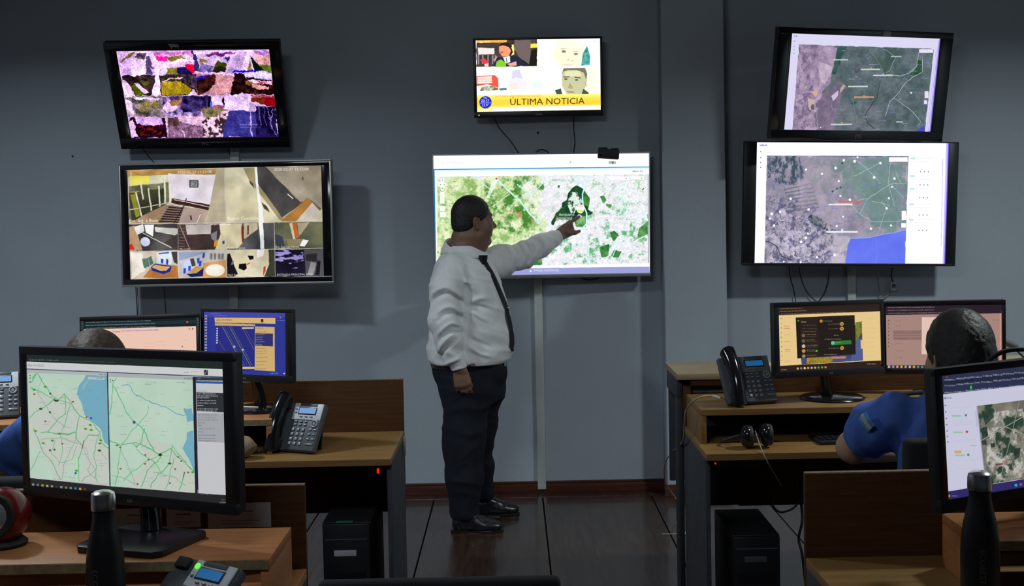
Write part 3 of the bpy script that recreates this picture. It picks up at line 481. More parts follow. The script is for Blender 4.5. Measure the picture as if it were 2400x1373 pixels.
def scr_map_top_right():
    c = Cv([(632, 142), (2015, 195), (1925, 1092), (556, 1062)], bg=(226, 222, 250), seed=120)
    M = [(697, 245), (1955, 292), (1872, 1092), (632, 1066)]
    c.keep(); c.tex((70, 88, 92), (112, 125, 130), *M, scale=16, octs=7, gain=.75); c.tex((125, 122, 132), None, (700, 800), (1500, 800), (1450, 1090), (630, 1066), scale=12, th=.4, soft=.5, al=.6, fe=60)
    c.tex((140, 120, 150), (200, 178, 205), (697, 245), (1045, 260), (1020, 480), (985, 610), (900, 700), (960, 800), (830, 900), (870, 1075), (632, 1066), scale=18, octs=7, gain=.78, fe=14); c.tex((110, 95, 125), None, (697, 245), (900, 260), (800, 1070), (632, 1066), scale=30, th=.6, soft=.5, octs=6, gain=.8, fe=40)
    c.tex((105, 95, 120), (145, 125, 150), (960, 650), (1130, 620), (1050, 860), (1010, 1070), (870, 1075), (850, 860), scale=20, octs=7, gain=.75, fe=30)
    c.tex((215, 195, 215), (180, 160, 185), (880, 400), (980, 440), (1010, 480), (930, 640), (880, 560), scale=30, octs=6, gain=.7, fe=8); c.poly((225, 170, 150), (880, 690), (840, 690), (800, 700), (850, 760)); c.poly((200, 180, 175), (780, 760), (840, 780), (850, 900), (790, 870)); c.disc((110, 95, 125), 822, 850, 18, 30)
    c.poly((205, 195, 215), (1000, 740), (1060, 690), (1060, 740), (1010, 790)); c.poly((190, 165, 165), (1075, 680), (1110, 630), (1130, 650), (1080, 715))
    c.tex((35, 70, 62), (60, 95, 85), (1050, 265), (1145, 268), (1100, 330), (1060, 480), (1000, 580), (1010, 520), (1030, 400), scale=30, octs=6, fe=10)
    c.tex((60, 60, 75), (95, 95, 110), (1180, 440), (1250, 430), (1260, 560), (1180, 600), scale=40, octs=6, gain=.8, fe=40, al=.7)
    c.tex((55, 82, 70), None, (1350, 280), (1955, 292), (1900, 700), (1450, 500), scale=10, th=.5, soft=.5, octs=7, gain=.7, al=.7, fe=60)
    c.tex((28, 72, 42), (45, 95, 60), (1800, 400), (1845, 405), (1852, 500), (1800, 542), (1728, 548), (1790, 470), scale=40); c.poly((40, 95, 85), (1175, 800), (1235, 792), (1230, 815), (1185, 820)); c.disc((70, 85, 90), 1680, 858, 20, 16); c.poly((70, 70, 205), (1868, 1020), (1868, 1092), (1795, 1088))
    c.clip(*M)
    for p, cc, ww in ((((1480, 290), (1600, 370), (1540, 500), (1510, 515)), (150, 165, 180), 4), (((1812, 330), (1790, 460), (1720, 530), (1640, 552), (1510, 530)), (175, 185, 200), 5), (((1850, 400), (1845, 510), (1700, 600), (1620, 720), (1540, 800), (1500, 940)), (185, 190, 205), 5), (((1580, 765), (1680, 840), (1760, 900), (1835, 1000), (1800, 1030)), (180, 185, 205), 4), (((1450, 600), (1420, 760), (1340, 870), (1305, 940), (1340, 1010), (1400, 1060)), (55, 68, 75), 8), (((1190, 760), (1240, 980), (1200, 1070)), (130, 135, 145), 4), (((860, 850), (870, 1070)), (190, 180, 200), 4), (((1350, 290), (1460, 450), (1470, 560)), (120, 135, 140), 4), (((1690, 850), (1630, 870), (1610, 960)), (120, 130, 135), 3), (((1000, 800), (1005, 880)), (160, 155, 170), 3)): c.line(cc, ww, *p)
    c.keep(); c.warp(4, 26); c.clip(*M)
    R = random.Random(5)
    for i in range(46):
        x, y = R.uniform(980, 1880), R.uniform(300, 1060); c.words((135, 140, 215) if R.random() < .8 else (195, 195, 225), x, y, R.choice([1, 2]), 9, al=.75, lw=28)
    for x, y, x2, y2, cc in ((1012, 390, 1152, 400, (225, 235, 235)), (1270, 482, 1452, 494, (215, 225, 225)), (1385, 540, 1570, 552, (215, 225, 225)), (1152, 645, 1336, 658, (215, 225, 225)), (1208, 748, 1392, 762, (245, 165, 95)), (990, 1010, 1188, 1022, (215, 225, 225)), (1600, 990, 1665, 1002, (200, 205, 220)), (1550, 360, 1650, 370, (190, 190, 215))): c.rect(cc, x, y, x2, y2, al=.92)
    for x, y in ((1366, 474), (1480, 532), (1300, 742), (1095, 1000)): c.disc((225, 170, 60), x, y, 7)
    c.rect((235, 232, 252), 1815, 295, 1948, 330); c.rect((232, 230, 250), 1868, 700, 1905, 768); c.rect((232, 230, 250), 1862, 788, 1893, 824); c.disc((240, 240, 250), 1742, 716, 9); c.disc((240, 240, 250), 895, 1044, 6)
    c.words((90, 90, 130), 650, 160, 2, 12, al=.8, lw=20)
    for y in (215, 265, 297, 333): c.disc((130, 130, 160), 655 - (y-215)*.05, y, 5)
    c.words((190, 188, 215), 1850, 214, 4, 7, al=.6, lw=30); c.words((190, 188, 215), 705, 220, 2, 6, al=.6)
    c.line((165, 155, 240), 5, (1998, 215), (1905, 1090)); c.line((190, 180, 245), 4, (1975, 310), (1890, 1090)); c.poly((115, 85, 235), (2006, 195), (2016, 195), (1926, 1092), (1914, 1092), al=.8)
    return c.material('northern_region_map', 1.0, 1)

def scr_map_right():
    c = Cv([(247, 78), (1757, 88), (1725, 1028), (227, 1027)], bg=(244, 244, 255), seed=140)
    M = [(325, 185), (1440, 190), (1412, 1028), (305, 1028)]
    c.keep(); c.tex((125, 120, 138), (168, 158, 176), *M, scale=16, octs=7, gain=.8)
    c.tex((96, 124, 122), (120, 146, 143), (850, 188), (1440, 190), (1420, 770), (1250, 800), (1050, 650), (900, 330), scale=16, octs=7, gain=.75, al=.9, fe=90); c.tex((118, 134, 132), None, (600, 188), (1100, 188), (1000, 480), (700, 400), scale=20, th=.5, soft=.5, octs=6, gain=.8, al=.7, fe=90)
    c.tex((60, 78, 92), None, (325, 188), (620, 188), (590, 400), (330, 400), scale=40, th=.5, soft=.35, octs=5, gain=.8, ay=.6, fe=30); c.tex((205, 198, 216), None, (305, 560), (980, 800), (940, 1028), (305, 1028), scale=26, th=.5, soft=.6, octs=6, gain=.85, al=.85, fe=60); c.tex((92, 92, 118), None, (310, 420), (760, 640), (860, 900), (820, 1028), (305, 1028), scale=34, th=.60, soft=.3, octs=6, gain=.85, fe=50)
    for i in range(7): c.line((75, 88, 95), 10, (460+i*10, 450+i*28), (560+i*12, 430+i*28), (680+i*9, 405+i*31), al=.55)
    c.tex((50, 66, 72), None, (660, 640), (720, 650), (860, 750), (900, 780), (760, 760), (650, 700), scale=40, th=.45, octs=6, gain=.8, fe=12); c.tex((185, 170, 185), None, (600, 250), (900, 300), (960, 740), (780, 760), (560, 560), scale=12, th=.4, soft=.6, octs=6, gain=.7, al=.45, fe=50)
    c.tex((185, 180, 192), None, (800, 800), (980, 830), (950, 1028), (850, 1028), scale=20, th=.3, octs=6, gain=.7, al=.7, fe=20)
    c.tex((92, 108, 226), (104, 120, 236), (985, 832), (1100, 826), (1250, 800), (1418, 765), (1412, 1028), (942, 1028), (960, 900), scale=10); c.line((150, 165, 235), 5, (985, 832), (1100, 826), (1250, 800), (1418, 765)); c.line((115, 130, 240), 3, (1190, 815), (1186, 1028))
    c.clip(*M)
    c.line((45, 52, 70), 5, (315, 850), (400, 890), (440, 970), (520, 1000))
    for p in (((1010, 200), (1120, 290), (1210, 245)), ((1120, 290), (1220, 400)), ((1300, 230), (1280, 400), (1330, 580)), ((1425, 260), (1420, 400), (1300, 405)), ((1300, 405), (1120, 520), (950, 560)), ((1120, 520), (1060, 640)), ((1230, 540), (1270, 600), (1230, 700), (1200, 800)), ((1150, 540), (1190, 545), (1290, 570)), ((1230, 700), (1400, 690)), ((980, 560), (1060, 640), (1150, 700), (1230, 705)), ((1000, 350), (1120, 290)), ((1340, 310), (1380, 400)), ((1295, 405), (1400, 510))): c.line((160, 182, 172), 4, *p)
    c.keep(); c.warp(3, 30); c.clip(*M)
    R = random.Random(8)
    for i in range(120):
        x, y = R.uniform(330, 1380), R.uniform(205, 760) if R.random() < .8 else R.uniform(760, 1000)
        if y > 780 and x > 880: continue
        c.words((100, 105, 205), x, y, R.choice([1, 2]), 7, al=.7, lw=22)
    for x, y in ((634, 293), (760, 326), (868, 282), (932, 220), (1017, 228), (1040, 196), (1220, 243), (1171, 355), (893, 384), (905, 500), (1330, 363), (1310, 430), (1286, 518), (1268, 596), (513, 522), (655, 606), (430, 624), (926, 662), (876, 736), (1145, 756), (1302, 730), (650, 795), (634, 828), (596, 860), (860, 962), (720, 980), (458, 1016), (592, 1020), (382, 732), (364, 640), (980, 530), (918, 768), (350, 678)): c.disc((248, 248, 255), x, y, R.uniform(7, 11))
    for x, y in ((918, 242), (905, 433), (842, 464), (875, 442)): c.poly((35, 85, 80), (x-10, y+6), (x, y-8), (x+12, y-4), (x+6, y+9))
    c.rect((240, 80, 110), 888, 538, 1080, 551, al=.9); c.rect((228, 240, 236), 812, 560, 1002, 573, al=.9); c.rect((232, 238, 245), 795, 774, 1042, 788, al=.9)
    c.line((70, 70, 130), 3, (325, 185), (1440, 190));  c.rect((246, 246, 255), 1288, 197, 1434, 232); c.line((120, 120, 160), 3, (1434, 193), (1436, 234)); c.rect((246, 246, 255), 1386, 616, 1420, 688); c.rect((246, 246, 255), 1382, 712, 1418, 747)
    c.words((80, 80, 130), 270, 95, 2, 12, al=.8, lw=20)
    for y in (152, 198, 236, 275): c.disc((110, 110, 140), 277, y, 5)
    for y, n in ((198, 3), (338, 2), (438, 2), (558, 2), (678, 2)):
        c.rect((175, 215, 205), 1456-(y-198)*.03, y, 1492-(y-198)*.03, y+14, al=.8); c.words((200, 200, 220), 1500, y+2, 4, 6, al=.5, lw=30); c.words((205, 205, 222), 1460, y+28, 6, 6, al=.5, lw=24)
        for k in range(3): c.disc((90, 90, 120), 1535+k*30-(y-198)*.03, y+(112 if y < 200 else 75 if y < 440 else 90), 4)
    c.words((200, 200, 220), 1640, 108, 3, 6, al=.5); c.line((175, 175, 225), 4, (1708, 210), (1695, 885)); c.poly((150, 130, 250), (1735, 88), (1757, 88), (1725, 1028), (1705, 1028), al=.55); c.poly((90, 60, 235), (1750, 88), (1758, 88), (1726, 1028), (1717, 1028), al=.8); c.words((190, 190, 215), 335, 152, 1, 7, al=.6)
    return c.material('coastal_region_map', 1.18, 1)

def road_map(c, R, pts, n):
    pass
def scr_near_left():
    c = Cv([(215, 437), (1735, 492), (1768, 1612), (247, 1450)], w=1600, h=900, bg=(205, 212, 208), seed=160)
    c.poly((38, 48, 46), (215, 437), (1735, 492), (1738, 552), (215, 492)); c.words((150, 160, 155), 235, 472, 8, 12, slope=.036, al=.6); c.words((110, 125, 118), 400, 480, 22, 8, slope=.036, al=.5)
    c.poly((224, 226, 226), (215, 492), (1738, 552), (1740, 612), (217, 548)); c.text('ARG VW MDZO', 224, 521, 24, (110, 112, 118), slope=.036, al=.8, wx=.74); c.poly((35, 40, 40), (1585, 557), (1615, 558), (1615, 598), (1586, 597)); c.line((190, 190, 190), 4, (1592, 590), (1608, 565)); c.words((120, 125, 125), 1430, 572, 2, 10); c.words((170, 170, 172), 1480, 566, 4, 6)
    c.line((70, 85, 120), 6, (217, 550), (1740, 614))
    A = [(222, 560), (832, 580), (855, 1440), (245, 1395)]; B = [(838, 582), (1498, 612), (1518, 1525), (862, 1465)]
    c.tex((196, 226, 204), (208, 232, 214), *A, scale=6); c.tex((196, 226, 204), (208, 232, 214), *B, scale=6)
    c.poly((214, 220, 210), (235, 760), (500, 730), (600, 760), (640, 880), (760, 990), (840, 1180), (850, 1440), (620, 1420), (650, 1250), (560, 1210), (480, 1410), (430, 1400), (330, 1180), (250, 1130), al=.9); c.poly((212, 220, 208), (1040, 1100), (1180, 1090), (1330, 1150), (1440, 1230), (1515, 1400), (1515, 1520), (960, 1470), (1180, 1250), al=.9); c.poly((200, 230, 205), (1200, 1230), (1310, 1210), (1300, 1380), (1200, 1350))
    c.poly((128, 186, 210), (672, 592), (832, 600), (848, 1150), (820, 1120), (775, 1010), (660, 900), (625, 790), (603, 740), (618, 680), (660, 630)); c.poly((128, 186, 210), (1425, 860), (1498, 850), (1506, 960), (1460, 975), (1455, 920)); c.poly((128, 186, 210), (1506, 1040), (1512, 1380), (1450, 1240), (1410, 1170), (1450, 1110), (1450, 1060)); c.tex((218, 226, 214), None, (690, 640), (700, 640), (640, 720), (620, 700), scale=30, al=.3)
    G = (110, 200, 140); D = (150, 185, 160)
    def L(w, *p, col=G): c.line(col, w, *p)
    L(6, (250, 620), (290, 582), (330, 640), (390, 740), (460, 790), (510, 740), (560, 830), (620, 910), (720, 960), (770, 1040), (800, 1130)); L(6, (240, 930), (330, 850), (440, 770)); L(5, (250, 700), (420, 780), (545, 820)); L(8, (330, 1040), (440, 1050), (560, 1060), (590, 1040)); L(6, (620, 910), (600, 1000), (590, 1080), (640, 1150)); L(6, (290, 582), (250, 640), (235, 660)); L(6, (510, 740), (520, 900), (440, 960), (380, 1040)); L(5, (550, 820), (520, 960), (480, 1060), (490, 1180), (460, 1290)); L(6, (270, 1010), (310, 1110), (340, 1180), (400, 1250), (470, 1400)); L(6, (770, 1060), (690, 1070), (650, 1120), (640, 1160), (610, 1250), (620, 1420)); L(4, (320, 1100), (420, 1100), (500, 1090), (600, 1120), (690, 1190), (700, 1290), (680, 1330), (750, 1400), col=D); L(4, (600, 1080), (500, 1290), (480, 1400), col=D); L(5, (250, 1330), (320, 1180), col=D); L(5, (770, 1060), (740, 1200), (745, 1350), (760, 1430)); L(4, (330, 620), (310, 700), (310, 760), (420, 930), (520, 1000), col=D); L(4, (440, 1110), (400, 1190), (460, 1270), (560, 1250), (600, 1150), col=D); L(4, (770, 1180), (830, 1260), col=D); L(4, (640, 1420), (740, 1340), (640, 1170), col=D); L(6, (800, 1130), (845, 1170))
    L(6, (850, 900), (870, 760), (880, 660), (900, 620)); L(7, (885, 680), (930, 780), (970, 880), (1040, 950), (1100, 1010), (1200, 1200), (1260, 1230)); L(5, (945, 680), (990, 670), (1060, 750), (1180, 810), (1290, 860), (1380, 915), (1440, 915), col=(125, 180, 200)); L(5, (1155, 830), (1140, 900), (1070, 980), (1000, 1080), (940, 1150)); L(7, (850, 1110), (930, 1150), (1060, 1130), (1130, 1150), (1230, 1220), (1320, 1180), (1440, 1300), (1520, 1370)); L(6, (1120, 1020), (1100, 1120), (1060, 1170), (1040, 1140)); L(6, (940, 1160), (920, 1350), (900, 1450)); L(5, (1060, 1180), (1200, 1290), (1260, 1370)); L(6, (1250, 1250), (1150, 1350), (1100, 1470)); L(6, (1330, 1160), (1310, 1300), (1270, 1360), (1180, 1440), (1170, 1480)); L(5, (1350, 1250), (1320, 1380), (1280, 1480)); L(5, (1440, 1350), (1400, 1510)); L(5, (960, 1420), (1050, 1330), (1240, 1230)); L(4, (870, 1370), (980, 1410), (1080, 1470), col=D); L(4, (940, 1180), (1010, 1320), (1060, 1450), col=D); L(4, (1200, 1370), (1340, 1380), (1440, 1470), col=D); L(5, (1330, 1150), (1440, 1290))
    c.keep(); c.warp(9, 16, 31); c.clip(*A); c.keep(); c.warp(9, 16, 61); c.clip(*B)
    c.line((130, 70, 60), 5, (655, 1110), (640, 1170)); c.line((130, 70, 60), 5, (1435, 1360), (1425, 1400))
    R = random.Random(11)
    for x, y in ((360, 688), (275, 710), (325, 858), (430, 790), (285, 1030), (415, 1105), (345, 1125), (467, 1052), (705, 985), (668, 1015), (712, 1025), (785, 1105), (778, 1130), (775, 1185), (600, 1340), (912, 1145), (1246, 1225), (1320, 1290), (1500, 1360)): c.poly((95, 170, 40) if R.random() < .8 else (60, 90, 30), (x-16, y-2), (x, y-9), (x+15, y), (x+3, y+10), (x-8, y+6))
    for x, y in ((570, 805), (675, 925), (360, 955), (490, 1130), (275, 745), (935, 1162), (1130, 1222), (1155, 1260), (1128, 1292), (938, 1328), (1385, 1240), (1410, 1272), (1362, 1335), (1322, 1445), (1465, 1362), (1070, 1450)): c.disc((185, 90, 90), x, y, 9, 7)
    for x, y in ((395, 885), (398, 740), (395, 1180), (430, 1175)): c.disc((70, 90, 80), x, y, 8)
    c.disc((60, 25, 35), 445, 797, 18, 6); c.disc((110, 80, 130), 1042, 966, 12); c.disc((60, 50, 20), 1246, 1222, 12)
    for x, y in ((592, 1360), (710, 932)): c.disc((60, 90, 200), x, y, 9)
    for i in range(90):
        x, y = R.choice([(R.uniform(240, 800), R.uniform(620, 1400)), (R.uniform(860, 1480), R.uniform(640, 1460))]); c.words((130, 150, 140), x, y, 2, 7, al=.45, lw=20)
    c.poly((190, 198, 195), (222, 556), (832, 578), (832, 602), (223, 580)); c.poly((185, 192, 190), (838, 582), (1498, 612), (1498, 638), (838, 610)); c.words((100, 110, 110), 770, 586, 3, 12, lw=12); c.words((90, 100, 100), 1430, 618, 4, 12, lw=12); c.poly((205, 212, 210), (685, 612), (815, 618), (815, 636), (686, 628)); c.words((110, 115, 115), 750, 617, 3, 8); c.words((110, 115, 115), 1370, 650, 4, 7)
    c.poly((60, 75, 90), (830, 578), (840, 580), (862, 1465), (853, 1462)); c.poly((40, 38, 55), (1497, 612), (1520, 612), (1546, 1560), (1520, 1555)); c.line((205, 190, 200), 4, (1540, 1500), (1544, 1560))
    for x, y in ((243, 600), (243, 620), (243, 650), (858, 630), (858, 650), (875, 640)): c.disc((90, 110, 110), x, y, 5)
    c.poly((60, 62, 75), (1520, 612), (1740, 618), (1740, 642), (1520, 640)); c.words((170, 170, 180), 1530, 622, 2, 8); c.poly((50, 100, 175), (1520, 643), (1740, 650), (1740, 668), (1520, 660)); c.words((50, 50, 60), 1530, 668, 5, 10, lw=12)
    c.poly((214, 216, 220), (1522, 665), (1742, 672), (1768, 1545), (1545, 1530)); c.words((100, 100, 110), 1530, 720, 4, 7); c.poly((52, 56, 60), (1527, 733), (1736, 740), (1740, 892), (1531, 880)); c.poly((180, 184, 190), (1532, 895), (1740, 900), (1748, 1130), (1538, 1118))
    for y in (740, 756, 770, 792, 812, 832, 858, 874): c.words((205, 208, 212), 1534, y, R.choice([2, 4, 6]), 9, al=.9, lw=22, slope=.02)
    for y in (905, 925, 945, 968, 990, 1015, 1040, 1065, 1090, 1110): c.words((110, 112, 120), 1540, y, R.choice([2, 5]), 8, al=.7, lw=24, slope=.02)
    c.poly((42, 42, 44), (245, 1395), (862, 1465), (1520, 1525), (1768, 1545), (1768, 1612), (247, 1450))
    for i, cc in enumerate(((150, 160, 165), (120, 125, 130), (190, 170, 60), (180, 185, 165), (160, 150, 110), (60, 60, 62), (150, 155, 155), (130, 130, 135), (110, 160, 120), (60, 130, 175), (190, 165, 50), (150, 45, 50))): c.rect(cc, 258+i*36, 1438+i*3.6, 276+i*36, 1456+i*3.6)
    c.words((140, 140, 142), 1725, 1575, 1, 10); c.words((190, 190, 192), 1712, 1594, 2, 12); c.words((110, 110, 125), 1560, 1530, 2, 12)
    return c.material('road_map_pair', 0.82, 1)

def scr_webpage():
    c = Cv([(657, 177), (1533, 143), (1543, 633), (667, 667)], w=1024, h=576, bg=(246, 205, 186), seed=180)
    c.poly((18, 32, 36), (657, 177), (1533, 143), (1535, 212), (658, 240)); c.poly((28, 50, 54), (657, 195), (1533, 162), (1534, 188), (657, 220))
    for y in (182, 205, 228): c.words((190, 205, 200), 672, y, 18, 7, slope=-.038, al=.7, lw=26)
    c.disc((225, 70, 60), 1465, 180, 8); c.words((90, 70, 190), 945, 248, 9, 8, slope=-.04, lw=32); c.text('Tracking', 878, 259, 17, (90, 70, 80), slope=-.03); c.words((215, 175, 160), 800, 275, 3, 8, al=.5)
    for x, y in ((1120, 345), (1220, 332), (1120, 375), (1215, 362)): c.words((215, 165, 140), x, y, 6, 5, al=.6)
    c.disc((110, 90, 90), 1425, 376, 5); c.disc((225, 140, 60), 1482, 235, 7); c.disc((90, 80, 90), 1508, 234, 6); c.words((190, 150, 140), 1440, 320, 2, 5)
    return c.material('tracking_web_page', 0.95, 1)

def scr_track():
    c = Cv([(1587, 105), (2235, 115), (2227, 610), (1603, 560)], w=800, h=600, bg=(48, 58, 158), seed=190)
    c.poly((72, 76, 176), (1587, 105), (2235, 115), (2234, 150), (1588, 145)); c.words((160, 165, 215), 1640, 116, 4, 7); c.words((190, 160, 140), 1675, 132, 4, 7); c.disc((225, 110, 110), 2192, 152, 7); c.words((200, 205, 230), 2165, 172, 5, 5)
    for i in range(14): c.rect((225, 190, 150) if i % 3 else (150, 165, 215), 1594+i*.4, 130+i*22, 1612+i*.4, 143+i*22, al=.8)
    c.poly((232, 196, 130), (1668, 150), (2150, 155), (2149, 203), (1672, 188)); c.text('ARG VW MDZO', 1682, 170, 22, (110, 88, 55), wx=.76); c.poly((70, 50, 50), (2032, 162), (2052, 163), (2052, 190), (2032, 189))
    c.poly((215, 180, 115), (1672, 192), (1985, 205), (1985, 220), (1673, 212)); c.poly((40, 45, 138), (1676, 216), (1982, 222), (1978, 528), (1684, 505))
    for (a, b, e, f, cc) in ((1730, 222, 1890, 518, (140, 165, 120)), (1745, 222, 1905, 520, (95, 105, 120)), (1785, 222, 1945, 522, (150, 165, 110)), (1800, 222, 1960, 520, (110, 120, 110)), (1890, 240, 1975, 400, (130, 115, 100)), (1905, 240, 1980, 370, (90, 90, 110)), (1690, 310, 1750, 400, (130, 100, 120)), (1765, 222, 1925, 520, (70, 75, 140))): c.line(cc, 5, (a, b), (e, f), al=.8)
    for y in range(235, 360, 18): c.disc((200, 205, 220), 1690, y, 7)
    c.disc((225, 230, 190), 1888, 400, 7); c.disc((160, 180, 230), 1822, 376, 10); c.rect((225, 215, 190), 1880, 228, 1975, 240)
    c.poly((224, 188, 122), (1984, 222), (2142, 228), (2138, 572), (1980, 556)); c.poly((48, 56, 150), (1990, 200), (2142, 203), (2142, 222), (1990, 218)); c.poly((50, 50, 120), (1987, 275), (2128, 280), (2126, 380), (1986, 372))
    for y in (282, 302, 320, 338, 360, 370): c.words((215, 195, 160), 1992, y, 2, 7, lw=24)
    for y in (390, 410, 430, 460, 490, 515, 545): c.words((130, 100, 70), 1990, y, 3, 6, lw=26)
    c.words((70, 60, 50), 1990, 232, 4, 7, lw=10); c.words((130, 100, 70), 1990, 262, 5, 6)
    c.poly((232, 200, 140), (1680, 522), (1980, 532), (1978, 556), (1682, 540)); c.poly((45, 50, 140), (1690, 540), (1978, 548), (1976, 560), (1690, 552)); c.words((200, 205, 225), 2100, 582, 4, 8, lw=14); c.disc((220, 220, 235), 2212, 590, 6)
    return c.material('runway_map_page', 0.85, 1)

def scr_chat():
    c = Cv([(928, 135), (1710, 108), (1720, 592), (930, 630)], w=1024, h=576, bg=(240, 208, 146), seed=200)
    c.poly((48, 34, 28), (928, 135), (1710, 108), (1712, 165), (928, 195))
    for y, n in ((142, 9), (162, 9), (183, 24)): c.words((190, 160, 120), 938, y, n, 6, slope=-.035, al=.8, lw=20)
    c.tex((70, 90, 150), (60, 60, 90), (1095, 500), (1570, 240), (1578, 545), (1100, 575), scale=12); c.tex((150, 140, 40), (90, 110, 50), (1520, 250), (1570, 245), (1572, 330), (1525, 400), scale=30); c.tex((190, 150, 50), (130, 120, 50), (1140, 525), (1340, 515), (1340, 562), (1140, 570), scale=30); c.poly((220, 130, 90), (1330, 515), (1450, 512), (1440, 528), (1340, 530)); c.poly((85, 95, 150), (1535, 380), (1565, 370), (1575, 540), (1480, 545))
    c.poly((42, 32, 26), (1060, 212), (1515, 194), (1522, 497), (1068, 528)); c.poly((34, 28, 24), (1232, 222), (1515, 212), (1520, 492), (1242, 505)); c.poly((30, 24, 20), (1062, 230), (1092, 228), (1098, 520), (1068, 524))
    c.text('Chats', 1100, 245, 18, (225, 195, 150)); c.disc((60, 190, 60), 1080, 238, 6)
    for y in (268, 295, 318): c.words((170, 140, 105), 1110, y, 5, 5, lw=20)
    for i, y in enumerate((350, 392, 433, 470, 510)):
        c.disc(((120, 100, 75), (110, 90, 70), (205, 190, 165), (200, 150, 60), (150, 140, 120))[i], 1118, y, 14); c.words((215, 185, 140), 1140, y-10, 3, 6, lw=24, slope=-.03); c.words((150, 125, 90), 1140, y+4, 4, 5, lw=18, slope=-.03)
    c.disc((200, 140, 50), 1256, 240, 12); c.words((225, 195, 150), 1272, 236, 4, 7)
    for y in (262, 298, 448): c.disc((215, 160, 60), 1416, y, 15); c.line((60, 40, 20), 4, (1408, y-6), (1424, y+6)); c.words((185, 155, 110), 1312, y-2, 5, 7, slope=-.03)
    c.words((225, 195, 150), 1355, 345, 2, 7); c.words((225, 195, 150), 1280, 376, 8, 6); c.poly((40, 130, 50), (1330, 395), (1488, 388), (1490, 418), (1332, 426)); c.disc((110, 200, 170), 1345, 408, 14); c.words((120, 210, 120), 1365, 402, 3, 7); c.words((210, 180, 140), 1275, 494, 5, 7); c.disc((80, 190, 70), 1218, 470, 8)
    for y, cc in ((275, (170, 190, 120)), (292, (220, 110, 80)), (340, (190, 190, 130)), (455, (225, 120, 90)), (392, (205, 180, 120)), (470, (180, 190, 120)), (545, (205, 180, 120))): c.rect(cc, 970, y, 1015, y+7, al=.7)
    for y in range(220, 560, 36): c.disc((150, 125, 90), 948, y, 4); c.words((215, 185, 125), 1595, y, 4, 5, al=.6, lw=18)
    c.poly((235, 200, 140), (1560, 385), (1580, 383), (1582, 452), (1562, 455)); c.poly((46, 33, 24), (930, 585), (1718, 545), (1720, 592), (930, 630))
    for i, cc in enumerate(((200, 170, 120), (150, 130, 100), (220, 210, 190), (225, 160, 60), (200, 180, 140), (190, 170, 150), (90, 150, 80), (60, 170, 70), (225, 120, 60))): c.disc(cc, 1070+i*27, 606-i*1.2, 9)
    c.words((200, 170, 120), 940, 610, 2, 9); c.words((220, 190, 140), 1610, 568, 6, 8, lw=8)
    return c.material('chat_window_page', 0.95, 1)

def scr_form():
    c = Cv([(372, 120), (1195, 105), (1207, 555), (380, 560)], w=1024, h=576, bg=(176, 142, 132), seed=220)
    c.poly((46, 34, 44), (372, 120), (1195, 105), (1196, 165), (374, 182))
    for y, n in ((126, 12), (146, 12), (166, 22)): c.words((200, 175, 170), 385, y, n, 6, slope=-.018, al=.8, lw=24)
    c.rect((150, 118, 112), 425, 290, 628, 355); c.line((176, 142, 132), 4, (430, 318), (628, 316)); c.line((176, 142, 132), 4, (430, 336), (628, 334)); c.words((110, 85, 80), 435, 345, 6, 6); c.rect((150, 118, 112), 1090, 288, 1130, 355)
    c.rect((240, 208, 190), 628, 195, 760, 458); c.poly((150, 95, 85), (1190, 165), (1197, 165), (1208, 540), (1200, 540)); c.poly((230, 165, 145), (1182, 165), (1192, 165), (1202, 540), (1190, 540), al=.8)
    for x, y in ((440, 220), (440, 255), (440, 380), (450, 430), (440, 480), (1130, 210)): c.words((135, 105, 100), x, y, 3, 6, al=.7)
    for y in range(220, 420, 26): c.disc((110, 85, 85), 392, y, 4)
    c.poly((60, 42, 50), (380, 538), (1206, 530), (1207, 555), (380, 560))
    for i, cc in enumerate(((190, 190, 200), (150, 150, 170), (200, 170, 160), (225, 180, 60), (180, 170, 170), (200, 190, 200), (220, 170, 60), (60, 150, 160), (80, 150, 120), (200, 190, 190))): c.disc(cc, 397+i*29.5, 547, 9)
    return c.material('form_web_page', 0.9, 1)

